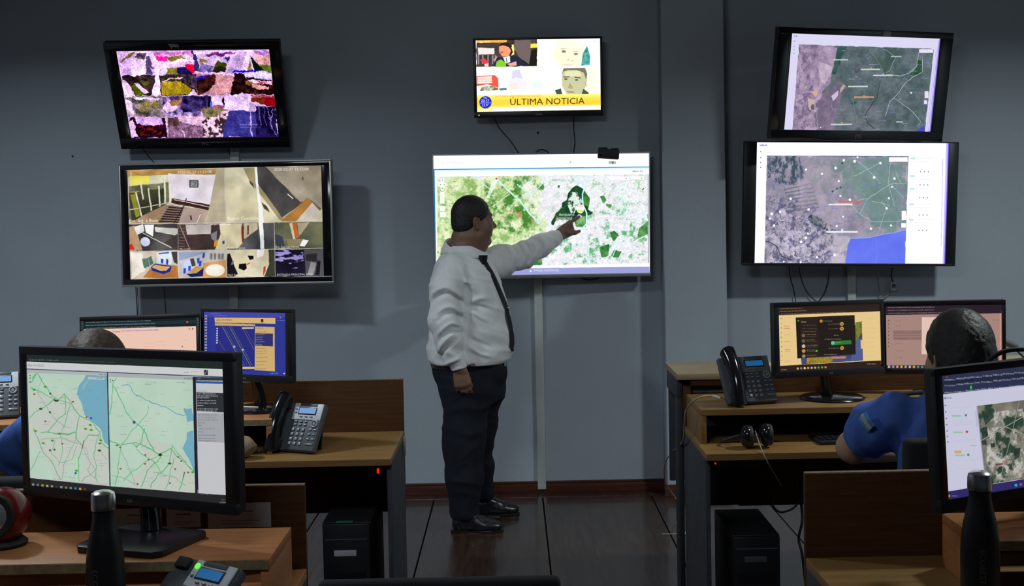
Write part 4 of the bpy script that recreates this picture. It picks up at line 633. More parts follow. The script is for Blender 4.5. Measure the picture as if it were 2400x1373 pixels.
def scr_near_right():
    c = Cv([(765, 628), (1966, 505), (1997, 1317), (824, 1522)], w=1600, h=900, bg=(216, 216, 238), seed=240)
    c.poly((48, 54, 82), (765, 628), (1966, 505), (1970, 640), (772, 765)); c.poly((38, 44, 68), (768, 668), (1967, 545), (1968, 590), (770, 712))
    for y, n in ((650, 8), (692, 12), (745, 10)): c.words((190, 195, 215), 790, y, n, 13, slope=-.1, al=.75, lw=60)
    c.poly((50, 200, 80), (975, 705), (990, 703), (992, 728), (977, 730)); c.poly((150, 60, 55), (800, 632), (815, 630), (816, 645), (802, 646))
    c.words((100, 105, 150), 785, 782, 2, 18, slope=-.1, lw=20)
    c.tex((112, 108, 98), (148, 144, 132), (1030, 850), (1990, 735), (2005, 1255), (1098, 1415), scale=14, octs=7, gain=.75); c.tex((205, 203, 196), None, (1100, 900), (1990, 800), (2000, 1255), (1100, 1400), scale=18, th=.66, soft=.35, octs=7, gain=.72); c.tex((50, 72, 58), None, (1030, 850), (1990, 735), (2005, 1255), (1098, 1415), scale=14, th=.70, soft=.2, octs=6, gain=.6)
    for p in (((1060, 890), (1120, 880), (1150, 930), (1090, 990)), ((1060, 1010), (1100, 1000), (1110, 1060), (1070, 1100)), ((1205, 1080), (1260, 1075), (1270, 1100), (1240, 1140)), ((1125, 1120), (1160, 1115), (1160, 1145), (1130, 1150)), ((1280, 940), (1310, 935), (1312, 990), (1285, 1000)), ((1290, 1160), (1340, 1150), (1330, 1220), (1300, 1230))): c.tex((40, 62, 50), (65, 80, 70), *p, scale=40)
    c.line((175, 172, 160), 4, (1150, 870), (1230, 1000), (1373, 1060)); c.line((170, 168, 158), 5, (1060, 1100), (1373, 920)); c.line((165, 162, 152), 4, (1330, 820), (1290, 1000), (1190, 1400)); c.line((110, 60, 65), 8, (1165, 1270), (1215, 1266)); c.disc((200, 110, 110), 1232, 1256, 9)
    c.line((150, 148, 180), 7, (1028, 852), (1096, 1415), al=.8); c.line((190, 190, 215), 8, (1020, 890), (1030, 1000), al=.8)
    for y, col, w2 in ((915, (150, 205, 165), 4), (1035, (160, 205, 175), 4), (1200, (150, 205, 165), 4)): c.rect(col, 845+(y-915)*.1, y, 915+(y-915)*.1, y+12, al=.8); c.disc((90, 150, 110) if y != 1035 else (215, 70, 90), 948+(y-915)*.07, y+2, 9)
    c.rect((240, 170, 120), 868, 1172, 918, 1192); c.words((150, 150, 170), 985, 1130, 3, 9, lw=12)
    for y in (860, 965, 985, 1095, 1240, 1300): c.words((190, 190, 208), 850+(y-860)*.1, y, 5, 5, al=.6, lw=28, slope=-.06)
    for y in (845, 892, 940, 985, 1030, 1070, 1110): c.disc((140, 140, 165), 798+(y-845)*.08, y, 6)
    c.poly((52, 46, 110), (822, 1465), (1998, 1262), (2000, 1320), (824, 1525)); c.disc((225, 140, 40), 832, 1497, 10); c.words((130, 120, 180), 850, 1490, 2, 12)
    for i, cc in enumerate(((60, 160, 220), (130, 90, 150), (180, 160, 190), (210, 190, 110), (190, 80, 90), (120, 180, 120))): c.disc(cc, 1308+i*34, 1415-i*5.8, 11)
    return c.material('aerial_map_page', 0.86, 3)

# ------------------------------------------------------------------ room
CR = camo.matrix_world.to_3x3()
def at(px, py, Y):          # the point of the plane y = Y seen at that spot of the photograph
    d = CR @ Vector((px-1200, -(py-617), -2900)); return Vector((0, 0, 1.64)) + d*(Y/d.y)
def atz(px, py, Z):
    d = CR @ Vector((px-1200, -(py-617), -2900)); return Vector((0, 0, 1.64)) + d*((Z-1.64)/d.z)
XL, XR, YF, YB, ZC = -4.2, 4.2, -1.2, 7.1, 3.45
struct(MB().box((0, (YF+YB)/2, -0.035), (XR-XL, YB-YF, 0.03)).build('floor', M_seam, smooth=0))
floor = bpy.data.objects['floor']
pw = 0.618; x = -0.47-6*pw; k = 0
pm = None
while x < XR-0.01:
    x1 = min(x+pw, XR); x0 = max(x, XL)
    if x1-x0 > .05:
        b = MB().box((0, 0, 0), (x1-x0-0.007, 6.98-YF, 0.02), 0.0025)
        b.build('plank', M_plank, floor, ((x0+x1)/2, (6.98+YF)/2, -0.0101-0.0012*(k % 2)), smooth=0)
    x += pw; k += 1
MB().box((0, 7.04, -0.0101), (XR-XL, 0.112, 0.02), 0.002).build('plank', M_plank, floor, smooth=0)
struct(MB().box((0, YB+0.05, ZC/2), (XR-XL+.2, 0.1, ZC)).build('wall_back', M_wall, smooth=0))
struct(MB().box((XL-0.05, (YF+YB)/2, ZC/2), (0.1, YB-YF, ZC)).build('wall_left', M_wall, smooth=0))
struct(MB().box((XR+0.05, (YF+YB)/2, ZC/2), (0.1, YB-YF, ZC)).build('wall_right', M_wall, smooth=0))
struct(MB().box((0, YF-0.05, ZC/2), (XR-XL+.2, 0.1, ZC)).build('wall_front', M_wall, smooth=0))
struct(MB().box((0, (YF+YB)/2, ZC+0.05), (XR-XL+.2, YB-YF+.2, 0.1)).build('ceiling', M_ceil, smooth=0))
struct(MB().box((1.03, 7.02, ZC/2), (0.35, 0.158, ZC), 0.006).build('wall_pillar', M_wall, smooth=0))
bb = MB()
def base_run(x0, x1, y):
    bb.box(((x0+x1)/2, y-0.008, 0.026), (x1-x0, 0.016, 0.052), 0.002); bb.box(((x0+x1)/2, y-0.0055, 0.060), (x1-x0, 0.011, 0.016), 0.004)
base_run(XL, 0.855, YB); base_run(0.838, 1.222, 6.941); base_run(1.205, XR, YB)
struct(bb.build('baseboard_back', M_base))

# ------------------------------------------------------------------ flat screens
def pose(X, Y, Z, yaw, tilt, roll):
    return Matrix.Translation((X, Y, Z)) @ Matrix.Rotation(RD(yaw), 4, 'Z') @ Matrix.Rotation(RD(tilt), 4, 'X') @ Matrix.Rotation(RD(roll), 4, 'Y')
def panel_parts(root, M, W, H, dep, bz, mrim, mscr, outer=None, logo=None, logosize=.014, mlogo=None, logox=0.0):
    l, r, t, b = bz; R = root.matrix_basis.inverted() @ M
    def put(o): o.matrix_basis = R; return o
    c = MB().box((0, dep*.3+.006, 0), (W-.002, dep*.6, H-.002), .004).box((0, dep*.75, -.02*H), (W*.7, dep*.5, H*.68), .008)
    put(c.build('casing', M_blkm, root))
    c = MB(); f = -0.004; d = .016
    e = 0.006 if outer else 0.0
    c.box((0, f+d/2, H/2-t/2-e/2), (W-2*e, d, t-e), .0015).box((0, f+d/2, -H/2+b/2+e/2), (W-2*e, d, b-e), .0015)
    hh = H-t-b
    c.box((-W/2+l/2+e/2, f+d/2, (b-t)/2), (l-e, d, hh+.001), .0015).box((W/2-r/2-e/2, f+d/2, (b-t)/2), (r-e, d, hh+.001), .0015)
    put(c.build('bezel', mrim, root))
    if outer:
        c = MB(); o_ = .010
        for zz in (1, -1): c.box((0, .008, zz*(H/2-o_/2)), (W, .03, o_ if zz > 0 else o_*1.3), .002)
        for xx in (1, -1): c.box((xx*(W/2-o_/2), .008, 0), (o_, .03, H-2*o_+.001), .002)
        put(c.build('rim', outer, root))
    # glass with its picture
    x0, x1, z0, z1 = -W/2+l, W/2-r, -H/2+b, H/2-t; me = bpy.data.meshes.new('screen')
    me.from_pydata([(x0, 0, z0), (x1, 0, z0), (x1, 0, z1), (x0, 0, z1), (x0, .003, z0), (x1, .003, z0), (x1, .003, z1), (x0, .003, z1)], [], [(0, 1, 2, 3), (5, 4, 7, 6), (4, 0, 3, 7), (1, 5, 6, 2), (3, 2, 6, 7), (4, 5, 1, 0)])
    uv = me.uv_layers.new(name='UVMap'); P = [(0, 0), (1, 0), (1, 1), (0, 1)]*6
    for i, u in enumerate(P): uv.data[i].uv = u
    put(finish(me, 'screen', mscr, root, smooth=0))
    if logo:
        o = finish(text_mesh(logo, logosize), 'logo', mlogo or M_mark, root, smooth=0); o.matrix_basis = R @ Matrix.Translation((logox, f-.0006, -H/2+b*.45)) @ Matrix.Rotation(pi/2, 4, 'X')
    return R
def tv(name, label, ps, W, H, dep, bz, mrim, mscr, outer=None, logo=None, ls=.02, arm=True, k=1.0):
    ps = (ps[0]*k, ps[1]*k, 1.64+(ps[2]-1.64)*k, *ps[3:]); W *= k; H *= k; bz = tuple(q*k for q in bz)
    M = pose(*ps); root = thing(name, label, 'television'); root.matrix_basis = M; bpy.context.view_layer.update()
    panel_parts(root, M, W, H, dep, bz, mrim, mscr, outer, logo, ls)
    if arm:     # wall bracket reaching from the back of the set to the wall
        Ri = M.inverted(); c = MB(); z = ps[2]; y0 = ps[1]+dep*.6
        if YB-y0 > .02:
            q = [Ri @ Vector((ps[0], y0-.02, z)), Ri @ Vector((ps[0], YB-.004, z-.01))]
            c.cyl(q[0], q[1], .022, n=12)
            for s in (-.08, .08):
                a, b_ = Ri @ Vector((ps[0]+s, YB-.008, z-.12)), Ri @ Vector((ps[0]+s, YB-.008, z+.12)); c.cyl(a, b_, .008, n=8)
            c.build('wall_bracket', M_blkm, root)
    return root
TVs = {}
TVs['UL'] = tv('television', 'black tilted television showing a grid of outdoor cameras, above the silver-framed one', (-1.707, 6.85, 2.297, -.23, 26.56, .5), .951, .620, .07, (.066, .060, .046, .062), M_blkg, scr_outdoor(), logo='JVC', ls=.024)
TVs['LL'] = tv('television', 'silver-framed television showing a grid of indoor cameras', (-1.599, 6.94, 1.593, -3.39, -.87, -.07), 1.208, .691, .07, (.050, .056, .034, .042), M_blkg, scr_indoor(), outer=M_silver, k=.986)
TVs['CT'] = tv('television', 'small television showing yellow breaking news banner, high above the map television', (.167, 6.96, 2.375, 1.01, 2.92, .08), .723, .441, .06, (.017, .013, .012, .034), M_blk, scr_news(), logo=None)
TVs['CL'] = tv('television', 'bright television with green airport satellite map behind the standing man', (.176, 6.95, 1.600, 3.38, .92, .32), 1.222, .700, .05, (.006, .006, .007, .020), M_silver, scr_map_center())
TVs['UR'] = tv('television', 'black tilted television with pink and green satellite map, above the blue sea map', (1.937, 6.80, 2.276, 14.46, 9.75, .91), 1.056, .602, .07, (.078, .078, .034, .056), M_blkg, scr_map_top_right(), logo='JVC', ls=.024, k=.985)
TVs['LR'] = tv('television', 'black television whose satellite map shows a blue sea corner', (1.905, 6.95, 1.632, .9, 2.0, 1.4), 1.204, .697, .06, (.069, .056, .007, .014), M_blk, scr_map_right(), k=.987)
b = MB().cyl((0, 0, 0), (0, -.002, 0), .004, n=8); b.build('power_light', mat('yellow_led', (.5, .5, .1), emit=(.8, .8, .02), estr=.8), TVs['CT'], (-.335, -.005, -.206))
MB().box((0, 0, 0), (.034, .001, .012)).build('sticker', M_mark, TVs['LR'], (.02, -.0055, .3425))
MB().box((0, 0, 0), (.046, .0012, .026)).build('sticker', M_mark, TVs['UR'], (.112, -.006, .279))
MB().prism([(-.03, .015), (.025, .010), (.03, -.006), (-.005, -.004), (-.012, -.017)], 0, .001).build('sticker', M_mark, TVs['UL'], (-.095, -.006, .290), (pi/2, 0, 0), smooth=0)
# webcam-like box on the map television
t = thing('webcam_box', 'small black ragged box hooked over the top edge of the airport map television', 'webcam', (.549, 6.93, 1.95))
MB().box((0, -.02, -.013), (.118, .045, .055), .006, rot=Euler((0, RD(5), 0)).to_matrix()).box((-.03, -.015, .018), (.05, .04, .012), .003).box((.035, -.015, .013), (.04, .035, .012), .003).build('body', M_blkm, t)
MB().box((0, .025, -.02), (.05, .05, .006), .002).box((0, .048, -.045), (.05, .006, .05), .002).build('clamp', M_blkm, t)
MB().cyl((-.045, -.043, -.02), (-.045, -.046, -.02), .006, n=12).build('lens', M_blkg, t)

# ------------------------------------------------------------------ ducts, socket and cables on the wall
def duct(x, z0, z1, label, lean=0.0):
    t = thing('cable_duct', label, 'cable duct', (x, YB, z0)); h = z1-z0
    MB().box((0, -.0045, h/2), (.044, .009, h), .001).build('channel', M_duct, t); MB().box((0, -.0155, h/2+.005), (.048, .015, h-.01), .003).build('cover', M_duct, t)
    MB().box((-.009, -.013, -.006), (.008, .014, .02)).box((.007, -.013, -.004), (.006, .014, .016)).build('wire_ends', M_blk, t)
    return t
duct(.147, .012, 1.26, 'white vertical cable duct running from the airport map television down to the floor')
duct(-1.60, .10, 1.26, 'white cable duct below the silver-framed television')
duct(1.945, .62, 1.31, 'white cable duct below the blue sea map television')
tag(MB().box((-1.57, YB-.012, 2.06), (.05, .024, .26), .002).build('cable_duct', M_duct), 'short white cable duct between the two left televisions', 'cable duct')
t = thing('wall_socket', 'small white socket on wall under the blue sea map television', 'socket', tuple(at(2093, 671, 7.085)))
MB().box((0, 0, 0), (.034, .03, .05), .004).build('body', M_duct, t); MB().box((0, -.016, .004), (.02, .004, .02), .001).build('plug', M_dgrey, t)
def cable(label, pts, r=.0028, m=M_cable, name='cable', n=6, Ys=None, sp=7):
    P = [at(x, y, (Ys[i] if Ys else 7.08)) for i, (x, y) in enumerate(pts)]
    o = MB().tube(spline(P, sp), r, n).build(name, m, smooth=180); tag(o, label, 'cable'); return o
cable('thin black cable slanting down to the left below the news television', [(1158, 276), (1172, 302), (1196, 330), (1215, 358)])
cable('thin black cable hanging straight below right half of the news television', [(1345, 272), (1344, 300), (1347, 330), (1344, 358)])
cable('short black cable arch over top edge of the airport map television', [(1256, 356), (1266, 350), (1278, 352), (1286, 358)])
cable('short black cable slanting down from the tilted outdoor camera television', [(333, 346), (345, 362), (360, 380)])
cable('thin dark cable between the two left televisions beside the duct', [(536, 342), (538, 358), (544, 378)])
cable('black cable hanging from the left corner of silver-framed television', [(318, 668), (320, 700), (322, 740), (324, 800)])
cable('thin grey cable below the silver-framed television, nearer the duct', [(384, 668), (386, 700), (389, 740), (390, 800)], r=.002)
cable('black cable below blue sea map television, first from the pillar', [(1849, 625), (1852, 650), (1860, 680), (1866, 715)])
cable('black cable loop below blue sea map television, beside the duct', [(1873, 625), (1878, 655), (1892, 685), (1912, 705), (1924, 700), (1938, 668), (1944, 628)])
cable('pale cable loop hanging from the small wall socket', [(2086, 676), (2082, 690), (2072, 697), (2062, 690), (2058, 668), (2054, 640)], m=M_wcable)
cable('black power lead plugged into the small wall socket', [(2092, 628), (2089, 645), (2092, 662)], r=.004)
cable('short black lead curling under the airport map television', [(1362, 650), (1378, 656), (1396, 654), (1405, 650)], r=.004)
cable('black lead hanging on the tilted pink and green map television side', [(1818, 165), (1808, 190), (1811, 225)], r=.003, Ys=[6.9, 6.95, 6.9])
tag(MB().ball(tuple(at(1261, 311, 7.098)), (.007, .004, .008), 10).build('wall_plug', M_ink), 'dark screw hole in wall below the news television', 'wall plug')
tag(MB().ball(tuple(at(170, 366, 7.098)), (.006, .004, .006), 10).build('wall_plug', M_ink), 'dark screw hole in the bare wall beside tilted outdoor camera television', 'wall plug')

# ------------------------------------------------------------------ desks
def desk(label, x0, x1, yf, yr, riser, mtop=M_wood, mpan=M_woodp, pz=.96, sides='LR', px0=None, edge=M_woode):
    cx = (x0+x1)/2; t = thing('desk', label, 'desk', (cx, yr, 0)); w = x1-x0
    MB().box((0, (yf-yr)/2, .7375), (w, yr-yf, .025), .002).build('desktop', mtop, t)
    MB().box((0, yf-yr-.0012, .7375), (w-.004, .002, .022)).build('edge_band', mtop if edge is None else edge, t)
    a = (px0 if px0 is not None else x0)-cx; b = x1-cx
    MB().box(((a+b)/2, .011, (.42+pz)/2), (b-a, .02, pz-.42), .002).build('back_panel', mpan, t)
    if px0 is not None: MB().box((0, .022, .57), (w-.004, .006, .30), .001).build('modesty_panel', M_side, t)
    MB().box(((a+b)/2, .011, pz+.001), (b-a-.002, .019, .003)).build('edge_band', M_woode, t)
    if 'L' in sides: MB().box((x0-cx+.009, (yf-yr)/2+.012, .3625), (.018, yr-yf-.03, .725), .001).build('side_panel', M_side, t)
    if 'R' in sides: MB().box((x1-cx-.009, (yf-yr)/2+.012, .3625), (.018, yr-yf-.03, .725), .001).build('side_panel', M_side, t)
    if riser:
        rx0, rx1, ry0, ry1, mr = riser
        r = MB().box(((rx0+rx1)/2-cx, (ry0+ry1)/2-yr, .868), (rx1-rx0, ry1-ry0, .024), .002).build('riser_shelf', mr, t)
        MB().box(((rx0+rx1)/2-cx, ry0-yr-.0012, .868), (rx1-rx0-.004, .002, .021)).build('edge_band', M_woode if mr is M_wood2 else mr, t)
        n = 3
        for i in range(n):
            xx = rx0+.01+(rx1-rx0-.02)*i/(n-1)-cx
            MB().box((xx, (ry0+ry1)/2-yr, .803), (.02, ry1-ry0-.004, .104), .001).build('riser_side', mr, t)
    return t
deskA = desk('brown desk behind the road map monitor, with riser and brown back board', -2.35, -.452, 4.43, 4.99, (-2.3, -.905, 4.56, 4.989, M_wood2), edge=None)
deskB = desk('near desk carrying the road map monitor and the red speaker', -2.05, -.531, 2.42, 3.07, (-2.0, -.549, 2.70, 2.975, M_wood2), mtop=M_wood2)
deskC = desk('desk with headphones and keyboard, under the chat window monitor', .682, 2.75, 4.40, 4.97, (.694, 2.72, 4.585, 4.969, M_wood), px0=.90, edge=None)
deskD = desk('near desk with tall dark brown back board, behind the black bottle with aerial map monitor', .724, 2.45, 2.42, 3.076, (1.035, 2.42, 2.73, 2.985, M_wood2), pz=.962)
t = thing('counter', 'raised pale counter against desk with the chat window monitor, beside the pillar', 'counter', (.66, 4.995, 0))
MB().box((1.06, .185, .9475), (2.12, .39, .025), .002).build('countertop', M_lam, t)
MB().box((.04, .012, .85), (.030, .022, .17), .001).build('front_post', M_woodp, t)
MB().box((.14, .012, .922), (.23, .022, .026), .001).build('front_rail', M_woodp, t)
MB().box((1.06, .36, .69), (2.1, .018, .49), .001).build('rear_panel', M_side, t)
MB().box((.14, .20, .868), (.26, .33, .012), .001).build('shelf', M_woodp, t)
MB().box((.012, .19, .895), (.02, .34, .08), .001).build('side_rail', M_side, t)
MB().box((.015, .065, .43), (.02, .11, .86), .001).build('side_panel', M_blkm, t)
t = thing('paper_stack', 'worn stack of papers in the pigeonhole beside the desk phone under the counter', 'papers', (.80, 5.14, .8745))
for i in range(6): MB().box((random.uniform(-.006, .006), random.uniform(-.006, .006), .004+.0078*i), (.17, .20, .007), .001).build('bundle', M_books, t)
tag(MB().box((1.02, 5.22, .9625), (.16, .12, .004), .0005, rot=Euler((0, 0, .2)).to_matrix()).build('paper_sheet', M_paper), 'white sheet of paper on the counter behind the chat window monitor', 'paper')
# power strips with their red lamps
for nm, xx, yy, zz, lb in (('A', -.497, 4.50, .715, 'black power strip with a red lamp under the desk behind road map monitor'), ('C', .745, 4.47, .716, 'black power strip with a faint red lamp under the keyboard desk')):
    t = thing('power_strip', lb, 'power strip', (xx, yy+.05, zz-.02)); MB().box((.0 if nm == 'A' else .06, 0, 0), (.05 if nm == 'A' else .18, .05, .032), .004).build('body', M_blkm, t)
    MB().box((-.012 if nm == 'A' else -.015, -.027, -.008 if nm == 'A' else 0), (.008, .006, .018) if nm == 'A' else (.005, .004, .006), .001).build('lamp', M_rled, t)
tag(MB().box((-.447, 4.93, .70), (.012, .03, .075), .002).build('cable_clip', M_wcable), 'cream clip on the end of desk behind the road map monitor', 'clip')

# ------------------------------------------------------------------ desktop monitors
def monitor(label, ps, W, H, bz, mscr, base, kind='round', br=.12, logo='LG', ls=.011, grp=None, byaw=None, logox=0.0, mrim=M_blk):
    M = pose(*ps); t = thing('monitor', label, 'monitor', base, (0, 0, RD(ps[3] if byaw is None else byaw)))
    t.matrix_basis = Matrix.Translation(base) @ Matrix.Rotation(RD(ps[3] if byaw is None else byaw), 4, 'Z')
    panel_parts(t, M, W, H, .05, bz, mrim, mscr, logo=logo, logosize=ls, logox=logox)
    Ri = t.matrix_basis.inverted(); q = Ri @ (M @ Vector((0, .045, -H*.22)))
    MB().tube([(q.x*.4, q.y*.6+.02, .012), (q.x*.5, q.y*.7+.02, .05), (q.x*.8, q.y*.9+.01, q.z*.6), (q.x, q.y+.005, q.z)], .02, 12, radii=[.026, .022, .02, .024]).build('neck', M_blkg, t)
    if kind == 'round': MB().lathe([(0, .0005), (br*.97, .0005), (br, .004), (br*.93, .010), (br*.4, .015), (.03, .018), (0, .018)], n=48).build('base', M_blkg, t)
    else:
        pl = [(-.115, .085), (-.10, .10), (.10, .10), (.115, .085), (.112, -.085), (.095, -.105), (-.10, -.105), (-.118, -.085)]
        MB().prism([(a*br, b_*br) for a, b_ in pl], .0005, .016, bevel=.003).build('base', M_blk, t)
    return t
monitor('big near monitor showing two green road maps', (-.923, 2.90, 1.145, -24.4, -.64, -.16), .643, .368, (.021, .029, .020, .025), scr_near_left(), (-.870, 2.845, .880), 'plate', 1.0, byaw=-19, logox=0.015)
monitor('back monitor with pinkish web page, behind the brown-haired head', (-1.438, 4.75, 1.124, 8.35, -5.78, -.16), .447, .276, (.016, .013, .017, .022), scr_webpage(), (-1.42, 4.84, .880), br=.10, logo=None)
monitor('back monitor with blue and yellow runway page', (-1.028, 4.72, 1.141, -27.5, -2.4, -.53), .433, .279, (.014, .022, .014, .028), scr_track(), (-.985, 4.80, .880), br=.125)
monitor('back monitor with dark chat window on yellowish page', (1.211, 4.72, 1.122, 15.3, -2.26, .4), .468, .287, (.020, .015, .018, .026), scr_chat(), (1.235, 4.79, .880), br=.125)
monitor('back monitor with brownish form page, behind the black-haired head', (1.682, 4.821, 1.106, -12.0, 2.0, -.6), .459, .289, (.014, .014, .019, .022), scr_form(), (1.665, 4.87, .880), br=.09, logo=None)
monitor('near monitor showing grey aerial photograph, cut by the frame edge', (1.219, 2.90, 1.099, 22.06, -2.48, -1.3), .562, .330, (.022, .022, .017, .030), scr_near_right(), (1.30, 2.86, .880), 'plate', .75, byaw=-10)

# ------------------------------------------------------------------ desk phones
def phone(label, loc, yaw, a=32, lcd=None, face=M_grey, keys=True, coil=None, hs=1.0, brand=None, led=False, hset=True):
    lcd = lcd or M_lcd; t = thing('desk_phone', label, 'phone', loc, (0, 0, RD(yaw))); a = RD(a)
    Mp = Matrix.Translation((0, 0, .012)) @ Matrix.Rotation(-a, 4, 'X')
    def put(o): o.matrix_basis = Mp @ o.matrix_basis; return o
    put(MB().box((.0, .016, .095), (.205, .026, .19), .006).build('body', M_dgrey, t))
    put(MB().box((.036, .002, .095), (.126, .006, .184), .002).build('face_plate', M_dgrey, t))
    put(MB().box((.036, -.002, .154), (.126, .006, .066), .003).build('top_plate', face, t))
    put(MB().box((.036, -.006, .180), (.074, .002, .011), .0006).build('name_strip', M_dgrey, t))
    put(MB().box((.036, -.0058, .156), (.080, .002, .030), .001).build('display_frame', M_blk, t))
    put(MB().box((.036, -.0072, .156), (.072, .001, .022)).build('display', lcd, t))
    if brand: put(lettering(brand, .009, M_white, t, (.036, -.0074, .180), (pi/2, 0, 0)))
    kb = {}
    def key(x, z, w, h, m=M_key, nm='key'):
        if (w, h) not in kb:
            o = MB().box((0, 0, 0), (w, .006, h), .0022).build(nm, m, t); kb[(w, h)] = o.data
        else:
            o = bpy.data.objects.new(nm, kb[(w, h)]); COL.objects.link(o); o.parent = t
        o.matrix_basis = Mp @ Matrix.Translation((x, -.003 if z < .12 else -.007, z))
    if keys:
        for r in range(4):
            for c in range(3): key(-.006+c*.0215, .082-r*.0185, .012, .011)
        for r in range(2):
            for c in range(3): key(-.004+c*.0215, .114-r*.0125, .013, .006)
        for r in range(3):
            for c in range(2): key(.068+c*.020, .084-r*.0185, .013, .006)
        key(.078, .027, .034, .006)
        for c in range(3): key(.014+c*.022, .133, .012, .005)
        for r in range(1 if led else 2): key(-.014, .150+r*.012-(.004 if led else 0), .009, .006)
        ring = MB(); ring.tube([(.078+.0125*cos(q*pi/10), -.003, .108+.0125*sin(q*pi/10)) for q in range(20)]+[(.0905, -.003, .108)], .004, 8); put(ring.build('key_ring', M_key, t, smooth=180))
        put(MB().cyl((.078, 0, .108), (.078, -.006, .108), .006, n=16).build('key', M_key, t))
    if led: put(MB().cyl((-.016, -.004, .170), (-.016, -.0075, .170), .0065, n=20).build('message_light', M_gled, t))
    # handset: a bent grip with two swollen ends
    h = MB(); pts = [(-.068, -.012, -.012*hs), (-.068, -.022, .010), (-.068, -.036, .050), (-.068, -.043, .098), (-.068, -.038, .146), (-.068, -.026, .186), (-.068, -.016, .206*hs)]
    sp_ = spline(pts, 5); n_ = len(sp_); rr = [.0255+.008*abs(2*i/(n_-1)-1)**1.8 - (.016 if i in (0, n_-1) else .006 if i in (1, n_-2) else 0) for i in range(n_)]
    h.tube(sp_, .02, 14, radii=rr); (put(h.build('handset', M_blkg, t, smooth=180)) if hset else h.bm.free())
    put(MB().box((-.066, -.002, .172), (.040, .014, .026), .004).build('cradle', M_blkm, t)); put(MB().box((-.066, -.006, .022), (.048, .022, .036), .004).build('cradle', M_blkm, t))
    q = Mp @ Vector((0, .03, .13)); MB().box((.03, q.y+.012, q.z*.5), (.10, .010, q.z), .003, rot=Euler((RD(-12), 0, 0)).to_matrix()).build('stand', M_blkm, t)
    if coil:
        P = [Vector(p) for p in coil]; P = spline(P, 24); out = []; tw = 0
        for i, p in enumerate(P):
            f = P[min(i+1, len(P)-1)]-P[max(i-1, 0)]; f.normalize(); u = f.cross(Vector((0, .3, 1))).normalized(); v = f.cross(u)
            out.append(p+(u*cos(i*1.6)+v*sin(i*1.6))*.006)
        MB().tube(out, .0022, 5).build('coiled_cord', M_blkg, t, smooth=180)
    return t
phone('grey desk phone with black handset beside crumpled paper bag', (-.842, 4.565, .7505), -24, 31, lcd=M_lcd2, coil=[(-.07, -.03, .02), (-.085, -.06, .012), (-.13, -.065, .012), (-.165, -.045, .015), (-.175, -.075, -.01), (-.165, -.10, -.07), (-.17, -.10, -.14)])
phone('dark desk phone on the riser left of the chat window monitor', (.905, 4.655, .8805), 14, 30, face=M_gmid)
phone('desk phone with green light and blue display at the bottom edge of photo', (-.755, 2.555, .7465), -36, 47, led=True, keys=True, face=M_grey, hset=False)
phone('desk phone at far left edge behind the red speaker and near monitor', (-1.985, 4.66, .8805), 20, 34, lcd=M_lcd2)

# ------------------------------------------------------------------ bottles, speaker, bag, small things
def bottle(label, loc, cap=M_steel, wx=0):
    t = thing('water_bottle', label, 'bottle', loc)
    MB().lathe([(.034, .0005), (.038, .003), (.0400, .012), (.0402, .13), (.0390, .165), (.0345, .200), (.0280, .228), (.0238, .248), (.0226, .262), (.0228, .270)], n=40).build('body', M_bottle, t)
    MB().lathe([(.0225, .2702), (.0252, .272), (.0257, .278), (.0254, .297), (.0235, .306), (.017, .3105), (0, .3115)], n=40).build('cap', cap, t)
    o = finish(text_mesh('ECOBEST', .018, .0003), 'lettering', M_dgrey, t, smooth=0); o.matrix_basis = Matrix.Rotation(RD(-14), 4, 'Z') @ Matrix.Translation((0, -.0404, .115)) @ Matrix.Rotation(pi/2, 4, 'X') @ Matrix.Rotation(-pi/2, 4, 'Z')
    return t
bottle('black water bottle with shiny steel cap, in front of road map monitor', (-.877, 2.60, .7505))
bottle('black water bottle with dark steel cap, in front of aerial photograph monitor', (.990, 2.62, .7505))
t = thing('desk_speaker', 'round red speaker with silver cone at the left edge of near desk', 'speaker', (-1.200, 2.86, .8805), (0, 0, RD(-6)))
Ms = Matrix.Translation((0, 0, .072)) @ Matrix.Rotation(RD(-8), 4, 'X')
o = MB().lathe([(0, -.062), (.03, -.058), (.052, -.038), (.064, -.008), (.065, .02), (.058, .036), (.050, .042)], n=40, M=Euler((pi/2, 0, 0)).to_matrix()).build('body', M_red, t); o.matrix_basis = Ms
o = MB().lathe([(.030, .036), (.051, .040), (.0525, .045), (.049, .049), (.036, .046), (.030, .042)], n=40, M=Euler((pi/2, 0, 0)).to_matrix()).build('ring', M_blkm, t); o.matrix_basis = Ms
o = MB().lathe([(0, .038), (.032, .040), (.034, .046), (.026, .049), (.012, .054), (0, .056)], n=40, M=Euler((pi/2, 0, 0)).to_matrix()).build('cone', M_cone, t); o.matrix_basis = Ms
MB().lathe([(.045, .0003), (.052, .002), (.054, .008), (.046, .016), (.034, .020)], n=32).build('base', M_blkm, t)
bm = bmesh.new(); bmesh.ops.create_icosphere(bm, subdivisions=4, radius=1); R_ = random.Random(2); dirs = [(Vector((R_.gauss(0, 1), R_.gauss(0, 1), R_.gauss(0, 1))).normalized(), R_.uniform(.74, .98)) for _ in range(22)]
for v in bm.verts:
    n = v.co.normalized(); k_ = min([1.0]+[h/max(n.dot(d), .05) for d, h in dirs if n.dot(d) > .3]); v.co = Vector((n.x*.060, n.y*.05, n.z*.044))*k_
me = bpy.data.meshes.new('paper_bag'); bm.to_mesh(me); bm.free(); tag(finish(me, 'paper_bag', M_bag, None, (-1.005, 4.49, .7905), smooth=25), 'crumpled brown paper bag between near monitor and grey desk phone', 'paper bag')
